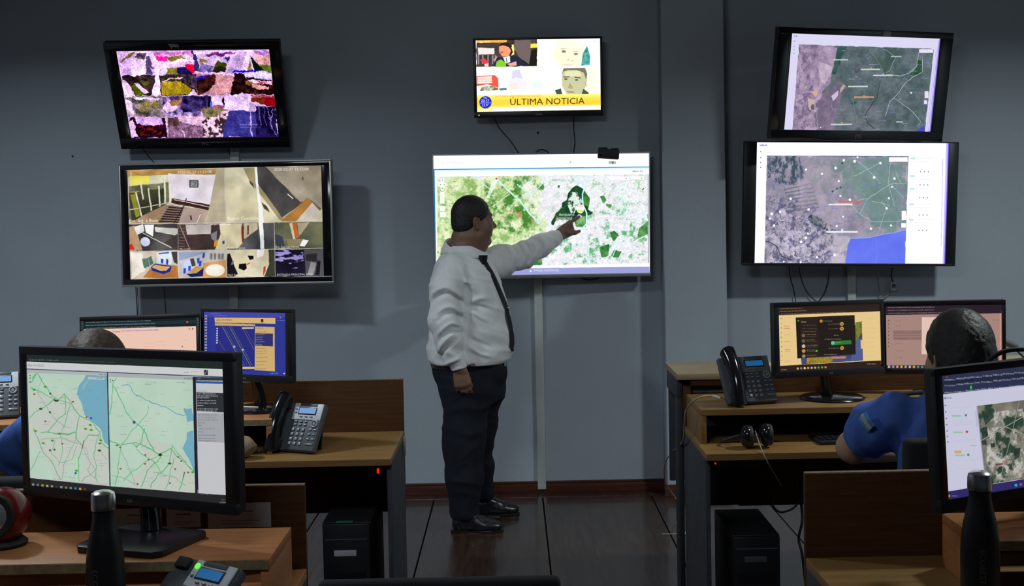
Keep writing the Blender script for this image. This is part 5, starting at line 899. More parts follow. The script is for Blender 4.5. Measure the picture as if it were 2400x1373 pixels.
def headphones(label, c1, c2, band, cr=.034, m=M_blkg, tilt=0):
    t = thing('headphones', label, 'headphones', tuple((Vector(c1)+Vector(c2))/2)); o0 = t.location
    for c in (c1, c2):
        p = Vector(c)-o0; MB().ball(tuple(p), (cr*.62, cr*.95, cr), 20).build('ear_cup', m, t, smooth=180)
        MB().tube([(p.x+.012, p.y+cr*.72*cos(q*pi/10), p.z+cr*.72*sin(q*pi/10)) for q in range(21)], .010, 8).build('ear_cushion', M_blkm, t, smooth=180)
    MB().tube(spline([Vector(p)-o0 for p in band], 8), .006, 8).build('headband', M_blkm, t, smooth=180); return t
headphones('black glossy headphones lying on the desk below dark desk phone', (.845, 4.49, .794), (.918, 4.50, .797), [(.845, 4.51, .80), (.80, 4.52, .785), (.765, 4.545, .768), (.79, 4.60, .765), (.86, 4.595, .768), (.905, 4.54, .79)], cr=.042)
cable('thin cable trailing from the headphones over the desk edge and down', [(1770, 1010), (1778, 1035), (1788, 1060), (1800, 1085), (1815, 1110), (1832, 1140)], r=.0022, m=M_wcable, Ys=[4.50, 4.45, 4.392, 4.40, 4.46, 4.6])
cable('dark bundle of cables hanging behind the tower under keyboard desk', [(1832, 1140), (1815, 1160), (1812, 1185), (1830, 1200), (1860, 1190), (1876, 1165), (1868, 1150)], r=.004, Ys=[4.7]*7)
cable('black cable dangling under keyboard desk beside the tower down to floor', [(1862, 1120), (1876, 1170), (1880, 1220), (1872, 1262), (1880, 1300), (1888, 1370), (1900, 1505)], r=.005, Ys=[4.75, 4.75, 4.7, 4.7, 4.68, 4.68, 4.68])
t = thing('keyboard', 'black keyboard on desk in front of the blue-shirted person', 'keyboard', (1.335, 4.605, .7505), (0, 0, RD(3)))
MB().box((0, 0, .008), (.44, .15, .014), .003, rot=Euler((RD(0), 0, 0)).to_matrix()).build('body', M_blkm, t)
kd = None
for r in range(6):
    for c in range(18):
        if kd is None: o = MB().box((0, 0, 0), (.018, .017, .008), .002).build('key', M_blk, t); kd = o.data
        else: o = bpy.data.objects.new('key', kd); COL.objects.link(o); o.parent = t
        o.location = (-.204+c*.024, .056-r*.0225, .0185-(r*.0225-.056)*-.05*-1*.0)
t = thing('pen', 'white pen lying on the base of blue and yellow runway monitor', 'pen', (-1.045, 4.76, .893), (0, 0, RD(-18)))
MB().cyl((-.06, 0, .004), (.06, 0, .004), .004, n=10).build('barrel', M_white, t); MB().cyl((.06, 0, .004), (.072, 0, .004), .0035, .001, n=10).build('tip', M_blk, t)
tag(MB().box((-.975, 4.712, .8895), (.055, .028, .003), .0005, rot=Euler((0, 0, .15)).to_matrix()).build('note_card', M_paper), 'small pale card lying on base of the runway page monitor', 'card')
t = thing('stapler', 'black stapler on the riser between chat window and form page monitors', 'stapler', (1.50, 4.70, .8805), (0, 0, RD(-8)))
MB().box((0, 0, .006), (.13, .034, .010), .003).build('base', M_blkm, t); MB().box((-.004, 0, .026), (.125, .028, .016), .005, rot=Euler((0, RD(-6), 0)).to_matrix()).build('arm', M_blkm, t); MB().cyl((-.055, -.018, .02), (-.055, .018, .02), .008, n=12).build('hinge', M_blk, t)
t = thing('desk_microphone', 'dark grey stick microphone poking out beyond the form page monitor', 'microphone', (2.13, 5.15, .9605))
MB().cyl((0, 0, 0), (0, 0, .008), .045, n=24).build('base', M_blkm, t)
a_ = at(2350, 799, 5.15)-Vector((2.13, 5.15, .9605)); b_ = at(2384, 813, 5.15)-Vector((2.13, 5.15, .9605)); c_ = at(2440, 832, 5.15)-Vector((2.13, 5.15, .9605))
MB().tube([tuple(a_), tuple(a_*.4+b_*.6), tuple(b_)], .014, 12, radii=[.016, .015, .011]).build('grip', M_dgrey, t, smooth=60); MB().tube([tuple(b_), tuple(c_)], .003, 8).build('rod', M_dgrey, t); MB().tube([(0, 0, .006), (.0, 0, .02), tuple(a_*.5+b_*.5)], .004, 8).build('stem', M_blkm, t)
tag(MB().box((-.925, 2.755, .9105), (.050, .042, .026), .003).build('paper_cube', M_paper), 'small grey block on monitor base beside the steel-capped bottle', 'paper block')
for i, (x0, z0, w, h, lb) in enumerate(((-.695, .889, .158, .062, 'grey paper notice with red line, on back board right of near monitor'), (-.835, .886, .085, .050, 'narrow grey paper notice behind the road map monitor stand'), (-.95, .886, .12, .050, 'pale paper strip on back board hidden behind the steel-capped bottle'))):
    t = thing('paper_notice', lb, 'notice', (x0, 3.068, z0)); MB().box((0, 0, 0), (w, .0012, h)).build('sheet', M_paper, t)
    MB().box((0, -.001, h*.16), (w*.42, .0006, .003)).build('red_line', M_red, t)
    MB().box((.02*w, -.001, -h*.22), (w*.6, .0006, .002)).box((-.05*w, -.001, -h*.34), (w*.5, .0006, .0016)).build('print', M_mark, t)
cable('thin dark cable slanting across back board under the road map monitor', [(402, 1160), (360, 1205), (325, 1240)], r=.003, Ys=[3.06, 3.06, 3.055])
tag(MB().box((0, 0, 0), (.03, .012, .010), .002).build('plug', M_duct, None, tuple(at(1678, 930, 4.62)), (0, RD(16), RD(10))), 'small white plug lying on the riser beside dark desk phone', 'plug')
cable('pale cable looping from the dark desk phone down past the desk side to floor', [(1716, 938), (1690, 932), (1664, 927), (1640, 931), (1620, 944), (1607, 965), (1604, 1000), (1600, 1035), (1578, 1058), (1560, 1082), (1557, 1115), (1564, 1140), (1582, 1165), (1594, 1190), (1592, 1215), (1575, 1236), (1548, 1250), (1536, 1261)], r=.0034, m=M_wcable, Ys=[4.66, 4.64, 4.62, 4.6, 4.62, 4.68, 4.75, 4.9, 5.4, 5.9, 6.3, 6.5, 6.6, 6.55, 6.4, 6.3, 6.22, 6.17], sp=6)
t = thing('network_plug', 'small pale plug at the end of a short lead on the floor', 'plug', tuple(atz(1600, 1249, .008)), (0, 0, .5)); MB().box((0, 0, 0), (.03, .014, .012), .002).build('body', M_white, t); MB().tube([(-.015, 0, 0), (-.05, .02, -.002), (-.09, .05, -.003)], .0028, 6).build('lead', M_wcable, t); MB().box((.014, -.012, -.004), (.022, .01, .006), .001).build('latch', M_wcable, t)

# ------------------------------------------------------------------ computer towers
def tower(label, loc, yaw, w, d, h, green=False):
    t = thing('computer_tower', label, 'computer', loc, (0, 0, RD(yaw)))
    MB().box((0, d/2, h/2), (w, d, h), .004).build('body', M_blkm, t)
    MB().box((0, -.008, h/2), (w-.004, .018, h-.006), .005).build('front_panel', M_blk, t)
    MB().box((0, -.0175, h*.88), (w*.86, .003, .004)).box((0, -.0175, h*.42), (w*.86, .003, .003)).build('trim_line', M_dgrey, t)
    MB().box((-.005, -.0178, h*.78), (w*.46, .002, .022), .0008).build('label_strip', M_paper if green else M_dgrey, t)
    MB().box((0, -.018, h*.60), (w*.78, .004, .042), .001).build('drive_front', M_blkg, t)
    for s in (-1, 1): MB().box((s*.019-.005, -.018, h*.33), (.024, .002, .026), .004).build('grille_pad', M_mark if green else M_dgrey, t)
    MB().box((-.005, -.0178, h*.33), (.014, .002, .006)).build('grille_bridge', M_mark if green else M_dgrey, t)
    MB().cyl((-.02, -.016, h*.18), (-.02, -.020, h*.18), .005, n=12).build('power_button', M_dgrey, t)
    if green: MB().box((-.005, -.012, h+.0035), (.062, .02, .006), .001).build('green_strip', M_green, t)
    return t
tower('black computer tower with a green strip and white label under desk', (-.627, 4.50, .0005), 0, .178, .42, .505, True)
tower('black computer tower under the keyboard desk', (.895, 4.60, .0005), 0, .18, .40, .40)

# ------------------------------------------------------------------ office chairs
def chair(label, loc, yaw, w=.46, z0=.50, z1=.98, lean=4, arms=True, thick=.05):
    t = thing('office_chair', label, 'chair', loc, (0, 0, RD(yaw)))        # faces +Y, back at -Y
    c = MB().box((0, -.24, (z0+z1)/2), (w, thick, z1-z0), min(.022, thick*.4), seg=3); o = c.build('backrest', M_fabric, t)
    MB().box((0, -.02, .455), (.48, .46, .07), .028, seg=3).build('seat', M_fabric, t)
    MB().tube([(0, -.275, .62), (0, -.285, .5), (0, -.24, .41), (0, -.05, .40)], .018, 10).build('back_bracket', M_blkm, t)
    MB().cyl((0, 0, .42), (0, 0, .10), .026, n=16).build('gas_post', M_blkm, t)
    for k in range(5):
        q = 2*pi*k/5+.3; L = MB().tube([(0, 0, .11), (.15*cos(q), .15*sin(q), .095), (.28*cos(q), .28*sin(q), .065)], .016, 8, radii=[.024, .018, .013]).build('leg', M_blkm, t)
        MB().cyl((.28*cos(q)-.012*sin(q), .28*sin(q)+.012*cos(q), .029), (.28*cos(q)+.012*sin(q), .28*sin(q)-.012*cos(q), .029), .028, n=16).build('caster', M_blk, L)
    if arms:
        for s in (-1, 1):
            A = MB().tube([(s*.23, .0, .43), (s*.28, .0, .46), (s*.28, 0, .66)], .013, 8).build('armrest', M_blkm, t)
            MB().box((s*.28, -.02, .672), (.055, .26, .025), .010).build('arm_pad', M_blk, A)
    return t
chair('black office chair in the aisle, only its top edge in view', (-.155, 2.635, 0), 0, w=.475, z1=.922, thick=.035, arms=False)
headphones('black headset resting behind the top of the aerial photograph monitor', (1.16, 3.07, 1.17), (1.42, 3.10, 1.17), [(1.16, 3.07, 1.18), (1.175, 3.08, 1.225), (1.225, 3.09, 1.258), (1.29, 3.095, 1.262), (1.36, 3.10, 1.245), (1.42, 3.10, 1.18)], cr=.03)
MB().box((0, 0, 0), (.036, .001, .009)).build('badge', M_mark, TVs['CT'], (0, -.005, -.206))

# ------------------------------------------------------------------ people: one continuous surface per body, clothes as children
class Field:
    def __init__(s, lo, hi, res):
        s.lo = np.array(lo, np.float32); s.res = res; s.n = np.ceil((np.array(hi)-lo)/res).astype(int)+1; s.V = np.full(s.n, 1.0, np.float32)
        s.T = None
    def sub(s, lo, hi):
        a = np.clip(np.floor((np.array(lo)-s.lo)/s.res).astype(int), 0, s.n); b = np.clip(np.ceil((np.array(hi)-s.lo)/s.res).astype(int)+1, 0, s.n)
        if (b <= a).any(): return None, None
        sl = tuple(slice(i, j) for i, j in zip(a, b))
        g = np.meshgrid(*[s.lo[i]+s.res*np.arange(a[i], b[i], dtype=np.float32) for i in range(3)], indexing='ij', copy=False)
        return sl, g
    def comb(s, sl, d, k, op):
        v = s.V[sl]
        if op == 'u': h = np.maximum(k-np.abs(v-d), 0)/max(k, 1e-6); s.V[sl] = np.minimum(v, d)-h*h*k*.25
        elif op == 's': d = -d; h = np.maximum(k-np.abs(v-d), 0)/max(k, 1e-6); s.V[sl] = np.maximum(v, d)+h*h*k*.25
        return s
    def tp(s, p): return np.array(s.T @ Vector(p)) if s.T is not None else np.array(p, float)
    def cap(s, a, b, ra, rb=None, k=.02, op='u'):
        rb = ra if rb is None else rb; a = s.tp(a); b = s.tp(b); m = max(ra, rb)+k+.02
        sl, g = s.sub(np.minimum(a, b)-m, np.maximum(a, b)+m)
        if sl is None: return s
        d = b-a; L = (d*d).sum()+1e-9; x, y, z = g[0]-a[0], g[1]-a[1], g[2]-a[2]
        t = np.clip((x*d[0]+y*d[1]+z*d[2])/L, 0, 1)
        return s.comb(sl, np.sqrt((x-t*d[0])**2+(y-t*d[1])**2+(z-t*d[2])**2)-(ra+(rb-ra)*t), k, op)
    def chain(s, pts, rs, k=.02):
        for i in range(len(pts)-1): s.cap(pts[i], pts[i+1], rs[i], rs[i+1], k)
        return s
    def ell(s, c, r, k=.02, op='u', rot=None):
        c = s.tp(c); m = max(r)+k+.02; sl, g = s.sub(c-m, c+m)
        if sl is None: return s
        R = (s.T.to_3x3() if s.T is not None else Matrix.Identity(3)) @ (rot if rot is not None else Matrix.Identity(3)); R = np.array(R)
        X = [g[i]-c[i] for i in range(3)]; q = [sum(R[j, i]*X[j] for j in range(3)) for i in range(3)]
        k0 = np.sqrt(sum((q[i]/r[i])**2 for i in range(3))); k1 = np.sqrt(sum((q[i]/r[i]**2)**2 for i in range(3)))+1e-6
        return s.comb(sl, k0*(k0-1)/k1, k, op)
    def stack(s, zs, cx, cy, rx, ry, k=.02, p=2.0):
        """elliptic cross sections stacked along z"""
        zs = np.array(zs); m = max(max(rx), max(ry))+.08
        sl, g = s.sub((min(cx)-m, min(cy)-m, zs[0]-.06), (max(cx)+m, max(cy)+m, zs[-1]+.06)); z = g[2]; f = lambda a: np.interp(z, zs, a)
        X, Y, A, B = f(cx), f(cy), f(rx), f(ry); q = (np.abs((g[0]-X)/A)**p+np.abs((g[1]-Y)/B)**p)**(1/p)
        d = (q-1)*np.minimum(A, B); e = np.maximum(zs[0]-z, z-zs[-1])
        return s.comb(sl, np.maximum(d, e), k, 'u')
    def plane(s, p, n, keep_side=-1):      # cut away what lies on the +n side
        n = np.array(n, float); n /= np.linalg.norm(n); p = s.tp(p); g = np.ogrid[tuple(slice(0, k) for k in s.n)]
        d = sum((s.lo[i]+s.res*g[i]-p[i])*n[i] for i in range(3)); s.V = np.maximum(s.V, d.astype(np.float32)); return s
    def noise(s, amp, freqs, seed, zfade=None):
        R = np.random.RandomState(seed); g = np.ogrid[tuple(slice(0, k) for k in s.n)]; x, y, z = [s.lo[i]+s.res*g[i] for i in range(3)]
        tot = 0; near = np.abs(s.V) < .04
        for f in freqs:
            for _ in range(3):
                d = R.randn(3); d[2] *= f[1]; d[0] *= f[2] if len(f) > 2 else 1; d /= np.linalg.norm(d); d *= f[0]; w = R.randn(3)*f[0]*.35
                a = d[0]*x+d[1]*y+d[2]*z+R.rand()*6.28; b = w[0]*x+w[1]*y+w[2]*z+R.rand()*6.28
                tot = tot+np.sin(a+1.4*np.sin(b))/len(freqs)/2
        n = (1-2*np.abs(tot)).astype(np.float32)*amp
        s.V = np.where(near, s.V-n, s.V); return s
    def mesh(s, name, clean=True):
        V = s.V; ins = V < 0; nx, ny, nz = V.shape
        acc = np.zeros((nx-1, ny-1, nz-1, 3), np.float32); cnt = np.zeros((nx-1, ny-1, nz-1), np.float32); quads = []
        edges = []
        for ax in range(3):
            o = [0, 0, 0]; o[ax] = 1
            A = V[:nx-o[0], :ny-o[1], :nz-o[2]]; B = V[o[0]:, o[1]:, o[2]:]; c = (A < 0) != (B < 0); idx = np.argwhere(c)
            a = A[c]; b = B[c]; t = a/(a-b); P = idx.astype(np.float32); P[:, ax] += t
            u, v = [i for i in range(3) if i != ax]
            for du in (0, -1):
                for dv in (0, -1):
                    q = idx.copy(); q[:, u] += du; q[:, v] += dv
                    ok = ((q >= 0) & (q < np.array([nx-1, ny-1, nz-1]))).all(1); qq = q[ok]
                    np.add.at(acc, (qq[:, 0], qq[:, 1], qq[:, 2]), P[ok]); np.add.at(cnt, (qq[:, 0], qq[:, 1], qq[:, 2]), 1)
            edges.append((ax, idx, a < 0))
        has = cnt > 0; ids = np.full(cnt.shape, -1, np.int64); ids[has] = np.arange(has.sum()); verts = acc[has]/cnt[has][:, None]*s.res+s.lo
        for ax, idx, neg in edges:
            u, v = [(1, 2), (2, 0), (0, 1)][ax]; ok = (idx[:, u] > 0) & (idx[:, v] > 0) & (idx[:, u] < s.n[u]-1) & (idx[:, v] < s.n[v]-1); idx = idx[ok]; neg = neg[ok]
            c = []
            for du, dv in ((0, 0), (-1, 0), (-1, -1), (0, -1)):
                q = idx.copy(); q[:, u] += du; q[:, v] += dv; c.append(ids[q[:, 0], q[:, 1], q[:, 2]])
            Q = np.stack(c, 1); Q[~neg] = Q[~neg][:, ::-1]; quads.append(Q)
        Q = np.concatenate(quads); Q = Q[(Q >= 0).all(1)]
        me = bpy.data.meshes.new(name); me.vertices.add(len(verts)); me.vertices.foreach_set('co', verts.ravel()); me.loops.add(Q.size); me.loops.foreach_set('vertex_index', Q.ravel().astype(np.int32))
        me.polygons.add(len(Q)); me.polygons.foreach_set('loop_start', np.arange(0, Q.size, 4, dtype=np.int32)); me.polygons.foreach_set('loop_total', np.full(len(Q), 4, np.int32)); me.update(calc_edges=True)
        return me
    def build(s, name, m, parent, label=None): return finish(s.mesh(name), name, m, parent, smooth=180, label=label)

def head_shape(F, T, jowl=1.0):
    """head looking along local +x, origin at the middle of the skull"""
    F.T = T
    F.ell((-.002, 0, .005), (.101, .078, .098), .01).ell((.028, 0, -.055), (.070, .064, .085), .03)
    F.ell((.050, 0, -.116), (.048, .044*jowl, .030), .03).ell((.004, 0, -.100), (.064, .070*jowl, .046), .05)
    F.cap((.104, 0, -.016), (.125, 0, -.046), .009, .014, .014).ell((.111, .013, -.052), (.010, .009, .008), .008).ell((.111, -.013, -.052), (.010, .009, .008), .008)
    F.ell((.088, 0, .010), (.020, .050, .013), .015)
    for s_ in (1, -1):
        F.ell((.108, .034*s_, -.012), (.018, .020, .013), .012, 's').ell((.088, .033*s_, -.014), (.014, .014, .013), .003)
        F.ell((.066, .042*s_, -.056), (.030, .026, .030), .045)
        F.ell((-.008, .083*s_, -.034), (.021, .009, .034), .008, rot=Euler((0, RD(-12), s_*RD(-26))).to_matrix())
        F.ell((-.002, .094*s_, -.030), (.012, .008, .021), .005, 's'); F.ell((-.002, .080*s_, -.060), (.010, .008, .012), .008)
    F.ell((.104, 0, -.082), (.011, .025, .0065), .006).ell((.102, 0, -.094), (.012, .021, .008), .006).cap((.114, -.02, -.0877), (.114, .02, -.0877), .0025, k=.003, op='s')
    F.ell((.090, 0, -.128), (.020, .022, .018), .02)
    F.T = None
def hand(F, wrist, kn, side, up, curls, thumb, r=.0095, w=.078, L=(.072, .080, .074, .058), k=.006):
    """palm from wrist to knuckles; side = from index towards little finger; up = back of hand; curls = bend per joint in degrees"""
    wrist, kn, side, up = Vector(wrist), Vector(kn), Vector(side).normalized(), Vector(up).normalized(); d = (kn-wrist).normalized(); side = (side-d*side.dot(d)).normalized(); up = d.cross(side)*(1 if d.cross(side).dot(up) > 0 else -1)
    for i in range(4):
        f = (i-1.5)/1.5; k0 = kn+side*f*w*.40-d*abs(f)*.006; F.cap(wrist+side*f*.017, k0, .0165, .0135, .012)
    F.ell((wrist+(kn-wrist)*.5)-up*.006, (.034, .034, .016), .02, rot=Matrix((d, side, up)).transposed())
    for i in range(4):
        f = (i-1.5)/1.5; p = kn+side*f*w*.40-d*abs(f)*.006; a = 0; c = curls[i]; l = L[i]; rr = r*(1 if i < 3 else .88)
        q = p; rad = rr*1.12
        for j, fr in enumerate((.45, .30, .25)):
            a += c[j]; dr = d*cos(RD(a))-up*sin(RD(a)); n = q+dr*l*fr; F.cap(q, n, rad, rad*.92, k if j else .010); q = n; rad *= .92
    F.chain([wrist+(kn-wrist)*.18-side*.018, *thumb], [.017, .0135, .0115, .0095][:len(thumb)+1], .010)

# ---- standing man
MX, MY = -.22, 6.42
man = thing('person', 'standing man in white shirt and dark tie pointing at the airport map', 'person', (MX, MY, 0)); o0 = Vector((MX, MY, 0))
W_ = lambda x, y, z: (x-MX, y-MY, z)
TH = Matrix.Translation(W_(-.203, 6.425, 1.607)) @ Matrix.Rotation(RD(22), 4, 'Z') @ Matrix.Rotation(RD(3), 4, 'Y')
F = Field((-.36, -.36, 0.02), (.66, .60, 1.76), .0055)
tz = [.80, .845, .87, .93, 1.0, 1.13, 1.2, 1.25, 1.32, 1.37, 1.405, 1.43, 1.455]
tb = [-.425, -.430, -.448, -.452, -.436, -.428, -.430, -.430, -.415, -.395, -.37, -.35, -.315]
tf = [-.05, -.040, -.012, .002, .000, -.022, -.042, -.055, -.080, -.105, -.13, -.15, -.17]
tw = [.175, .200, .203, .205, .205, .20, .20, .20, .190, .170, .135, .10, .08]
TCX = [(a+b)/2-MX for a, b in zip(tb, tf)]; TRX = [(b-a)/2 for a, b in zip(tb, tf)]; TCY = [0]*len(tz)
F.stack(tz, TCX, TCY, [r*.84 for r in TRX], [r*.84 for r in tw], .02)
F.cap(W_(-.240, 6.42, 1.49), W_(-.255, 6.42, 1.37), .074, .078, .03).ell(W_(-.185, 6.425, 1.455), (.062, .06, .05), .03)
head_shape(F, TH, 1.12)
SH, EL, WR = W_(-.325, 6.235, 1.335), W_(-.345, 6.185, 1.075), W_(-.272, 6.185, .842)
SF, EF, WF = W_(-.150, 6.585, 1.352), W_(.068, 6.70, 1.392), W_(.256, 6.82, 1.488)
F.chain([(SH[0], SH[1]+.02, SH[2]-.03), EL, WR], [.048, .042, .028], .015).chain([(SF[0], SF[1]-.02, SF[2]-.02), EF, WF], [.048, .042, .029], .015)
# legs inside the trousers
F.chain([W_(-.24, 6.36, .76), W_(-.255, 6.31, .46), W_(-.27, 6.29, .09)], [.080, .062, .042], .02).chain([W_(-.19, 6.50, .76), W_(-.20, 6.535, .46), W_(-.185, 6.58, .09)], [.080, .062, .042], .02)
hand(F, WR, W_(-.258, 6.178, .762), (-1, .0, -.1), (0.1, -1, 0), [(18, 30, 22), (22, 34, 24), (26, 38, 26), (30, 40, 28)], [W_(-.232, 6.195, .79), W_(-.222, 6.215, .755), W_(-.228, 6.228, .728)])
hand(F, WF, W_(.335, 6.878, 1.533), (.15, .25, -1), (-.4, -.6, .2), [(-4, 6, 4), (62, 70, 40), (72, 75, 45), (78, 78, 45)], [W_(.322, 6.855, 1.500), W_(.352, 6.862, 1.503), W_(.378, 6.875, 1.511)], L=(.080, .078, .072, .058))
F.build('body', M_skin, man)
# hair
F = Field((-.16, -.16, 1.42), (.20, .16, 1.76), .004); F.T = TH
F.ell((-.008, 0, .010), (.104, .084, .101), .01).ell((-.045, 0, -.045), (.062, .072, .055), .02)
F.ell((.075, 0, -.10), (.095, .12, .125), .012, 's', rot=Euler((0, RD(20), 0)).to_matrix()).ell((.125, 0, .03), (.055, .060, .070), .01, 's')
F.ell((.002, .09, -.040), (.024, .03, .036), .004, 's').ell((.002, -.09, -.040), (.024, .03, .036), .004, 's'); F.T = None
F.noise(.0018, [(260, .6), (420, .4)], 3); F.plane(W_(-.2, 6.42, 1.525), (0, 0, -1)); F.build('hair', M_hair, man)
# shirt
F = Field((-.36, -.40, .80), (.56, .50, 1.52), .0055)
F.stack([.82]+tz[1:], TCX[1:2]+TCX[1:], TCY, TRX[1:2]+TRX[1:], tw[1:2]+tw[1:], .01, p=2.15)
F.chain([W_(-.300, 6.29, 1.345), W_(-.330, 6.225, 1.25), W_(-.350, 6.18, 1.09), W_(-.325, 6.18, .99), W_(-.312, 6.182, .91)], [.078, .082, .070, .064, .056], .03)
F.chain([W_(-.17, 6.54, 1.345), W_(-.060, 6.62, 1.365), W_(.068, 6.70, 1.392), W_(.16, 6.76, 1.44), W_(.225, 6.80, 1.47)], [.085, .080, .068, .056, .045], .03)
F.noise(.0042, [(20, 1.4), (44, 1.6)], 12)
def fold(pts, amp, w, Y, ylim):      # a soft crease pressed into the cloth along a line, on the side nearer than ylim
    P = [at(x, y, Y) - o0 for x, y in pts]; P = spline(P, 3)
    x0_ = min(p.x for p in P)-3*w; x1_ = max(p.x for p in P)+3*w; z0_ = min(p.z for p in P)-3*w; z1_ = max(p.z for p in P)+3*w
    sl, g = F.sub((x0_, -.4, z0_), (x1_, ylim-MY, z1_)); d2 = np.full(g[0].shape, 9., np.float32)
    for i, (a, b_) in enumerate(zip(P, P[1:])):
        dx, dz = b_.x-a.x, b_.z-a.z; L = dx*dx+dz*dz+1e-9; t = np.clip(((g[0]-a.x)*dx+(g[2]-a.z)*dz)/L, 0, 1); d2 = np.minimum(d2, (g[0]-a.x-t*dx)**2+(g[2]-a.z-t*dz)**2)
    e0 = np.minimum(((g[0]-P[0].x)**2+(g[2]-P[0].z)**2), ((g[0]-P[-1].x)**2+(g[2]-P[-1].z)**2)); taper = 1-.8*np.exp(-e0/(2.2*w)**2)
    fy = np.clip((ylim-MY-g[1])/.03, 0, 1); F.V[sl] -= amp*np.exp(-d2/w**2)*fy*taper
for pts, amp in ((((1004, 700), (1022, 682), (1050, 674), (1092, 706)), .012), (((1014, 742), (1040, 722), (1064, 722), (1092, 746)), .011), (((1020, 790), (1046, 764), (1064, 758), (1088, 770)), .011), (((1022, 830), (1040, 800), (1070, 776)), .011), (((1022, 868), (1052, 852), (1086, 838)), .010), (((1030, 640), (1016, 664), (1010, 690)), .008), (((1086, 640), (1096, 690), (1094, 740)), .006)): fold(pts, amp, .011, 6.12, 6.22)
for pts, amp in ((((1008, 716), (1026, 698), (1052, 690), (1094, 722)), -.011), (((1020, 758), (1044, 738), (1066, 738), (1092, 760)), -.010), (((1026, 808), (1050, 780), (1086, 784)), -.010), (((1028, 846), (1048, 814), (1076, 790)), -.009), (((1098, 690), (1100, 730), (1092, 800), (1086, 840)), -.010)): fold(pts, amp, .010, 6.12, 6.24)
for pts, amp in ((((1098, 712), (1122, 700), (1150, 700)), .010), (((1098, 724), (1124, 742), (1150, 756)), .010), (((1096, 718), (1122, 718), (1150, 728)), -.010), (((1092, 806), (1125, 828), (1158, 838)), .009), (((1092, 790), (1130, 806), (1160, 820)), -.007), (((1078, 620), (1098, 660), (1122, 692)), .008), (((1088, 612), (1110, 650), (1134, 684)), -.006), (((1020, 612), (1050, 606), (1078, 610)), .004), (((1140, 620), (1160, 680), (1172, 740)), .004)): fold(pts, amp, .011, 6.22, 6.36)
for pts, amp in ((((1186, 570), (1200, 598), (1198, 642)), .009), (((1196, 570), (1212, 600), (1208, 640)), -.008), (((1218, 566), (1232, 594), (1222, 632)), .009), (((1229, 566), (1243, 592), (1234, 622)), -.008), (((1244, 560), (1258, 584), (1248, 614)), .008), (((1268, 552), (1280, 574), (1272, 600)), .007), (((1256, 556), (1270, 580), (1262, 606)), -.007), (((1170, 590), (1178, 620), (1176, 650)), .006)): fold(pts, amp, .009, 6.64, 6.80)
F.chain([W_(-.290, 6.183, .905), W_(-.272, 6.184, .83)], [.043, .042], .004); F.plane((0, 0, .853), (0, 0, -1)) if 0 else None; F.chain([W_(.215, 6.795, 1.466), W_(.262, 6.826, 1.494)], [.046, .043], .004)
# flat cuff ends
n1 = np.array(WR)-np.array(W_(-.286, 6.183, .90)); n1 /= np.linalg.norm(n1); pc = np.array(WR)-n1*.004
g = np.ogrid[tuple(slice(0, k) for k in F.n)]; q = [F.lo[i]+F.res*g[i] for i in range(3)]
d = sum((q[i]-pc[i])*n1[i] for i in range(3)); d = np.where((q[2] < .98) & (q[1] < -.188) & (np.abs(q[0]-WR[0]) < .075), d, -1); F.V = np.maximum(F.V, d.astype(np.float32))
n2 = np.array(WF)-np.array(EF); n2 /= np.linalg.norm(n2); pc = np.array(WF)+n2*.004; d = sum((q[i]-pc[i])*n2[i] for i in range(3)); F.V = np.maximum(F.V, np.where(q[0] > .3, d, -1).astype(np.float32))
d = .850-q[2]; cuff_ = (np.abs(q[0]-WR[0]) < .06) & (q[1] < -.212); F.V = np.maximum(F.V, np.where(cuff_, -1, d).astype(np.float32))
F.build('shirt', M_shirt, man); SHIRT = F
# collar: a folded band around the neck
cb = bmesh.new(); rings = []
nc = 44; NX, NY = -.252-MX, 0.0; PH0 = -RD(47)
for i in range(nc+1):
    rel = RD(11)+(2*pi-RD(22))*i/nc; th = PH0+rel; ca, sa = cos(th), sin(th); f = (1-cos(rel))/2; dd = min(rel, 2*pi-rel)
    zt = 1.412+.082*f; ri = .082+.012*(1-f); ro = .118+.040*math.exp(-(dd/RD(34))**2); zz = 1.50
    while zz > 1.25:
        p = (NX+ro*ca, NY+ro*sa, zz); i3 = [int(round((p[k]-SHIRT.lo[k])/SHIRT.res)) for k in range(3)]
        if all(0 <= i3[k] < SHIRT.n[k] for k in range(3)) and SHIRT.V[tuple(i3)] < 0: break
        zz -= .002
    zz = min(zz, zt-.02); rings.append([(ri-.004, zt-.03), (ri-.001, zt), (ri+.005, zt+.004), (ri+.012, zt), (ro+.002, zz+.011), (ro, zz+.004), (ri+.006, zt-.012)]+[ca, sa])
R5 = [q_[4][1] for q_ in rings]; R5 = [float(np.mean(R5[max(0, i-2):i+3])) for i in range(len(R5))]
vr = []
for i, q_ in enumerate(rings):
    ca, sa = q_[7:]; q_[4] = (q_[4][0], R5[i]); q_[5] = (q_[5][0], R5[i]-.007)
    vr.append([cb.verts.new((NX+r_*ca, NY+r_*sa, z_)) for r_, z_ in q_[:7]])
for A_, B_ in zip(vr, vr[1:]):
    for k_ in range(7): cb.faces.new((A_[k_], A_[(k_+1) % 7], B_[(k_+1) % 7], B_[k_]))
cb.faces.new(vr[0]); cb.faces.new(vr[-1][::-1]); bmesh.ops.recalc_face_normals(cb, faces=cb.faces); me = bpy.data.meshes.new('collar'); cb.to_mesh(me); cb.free()
finish(me, 'collar', M_shirt, man, smooth=50)
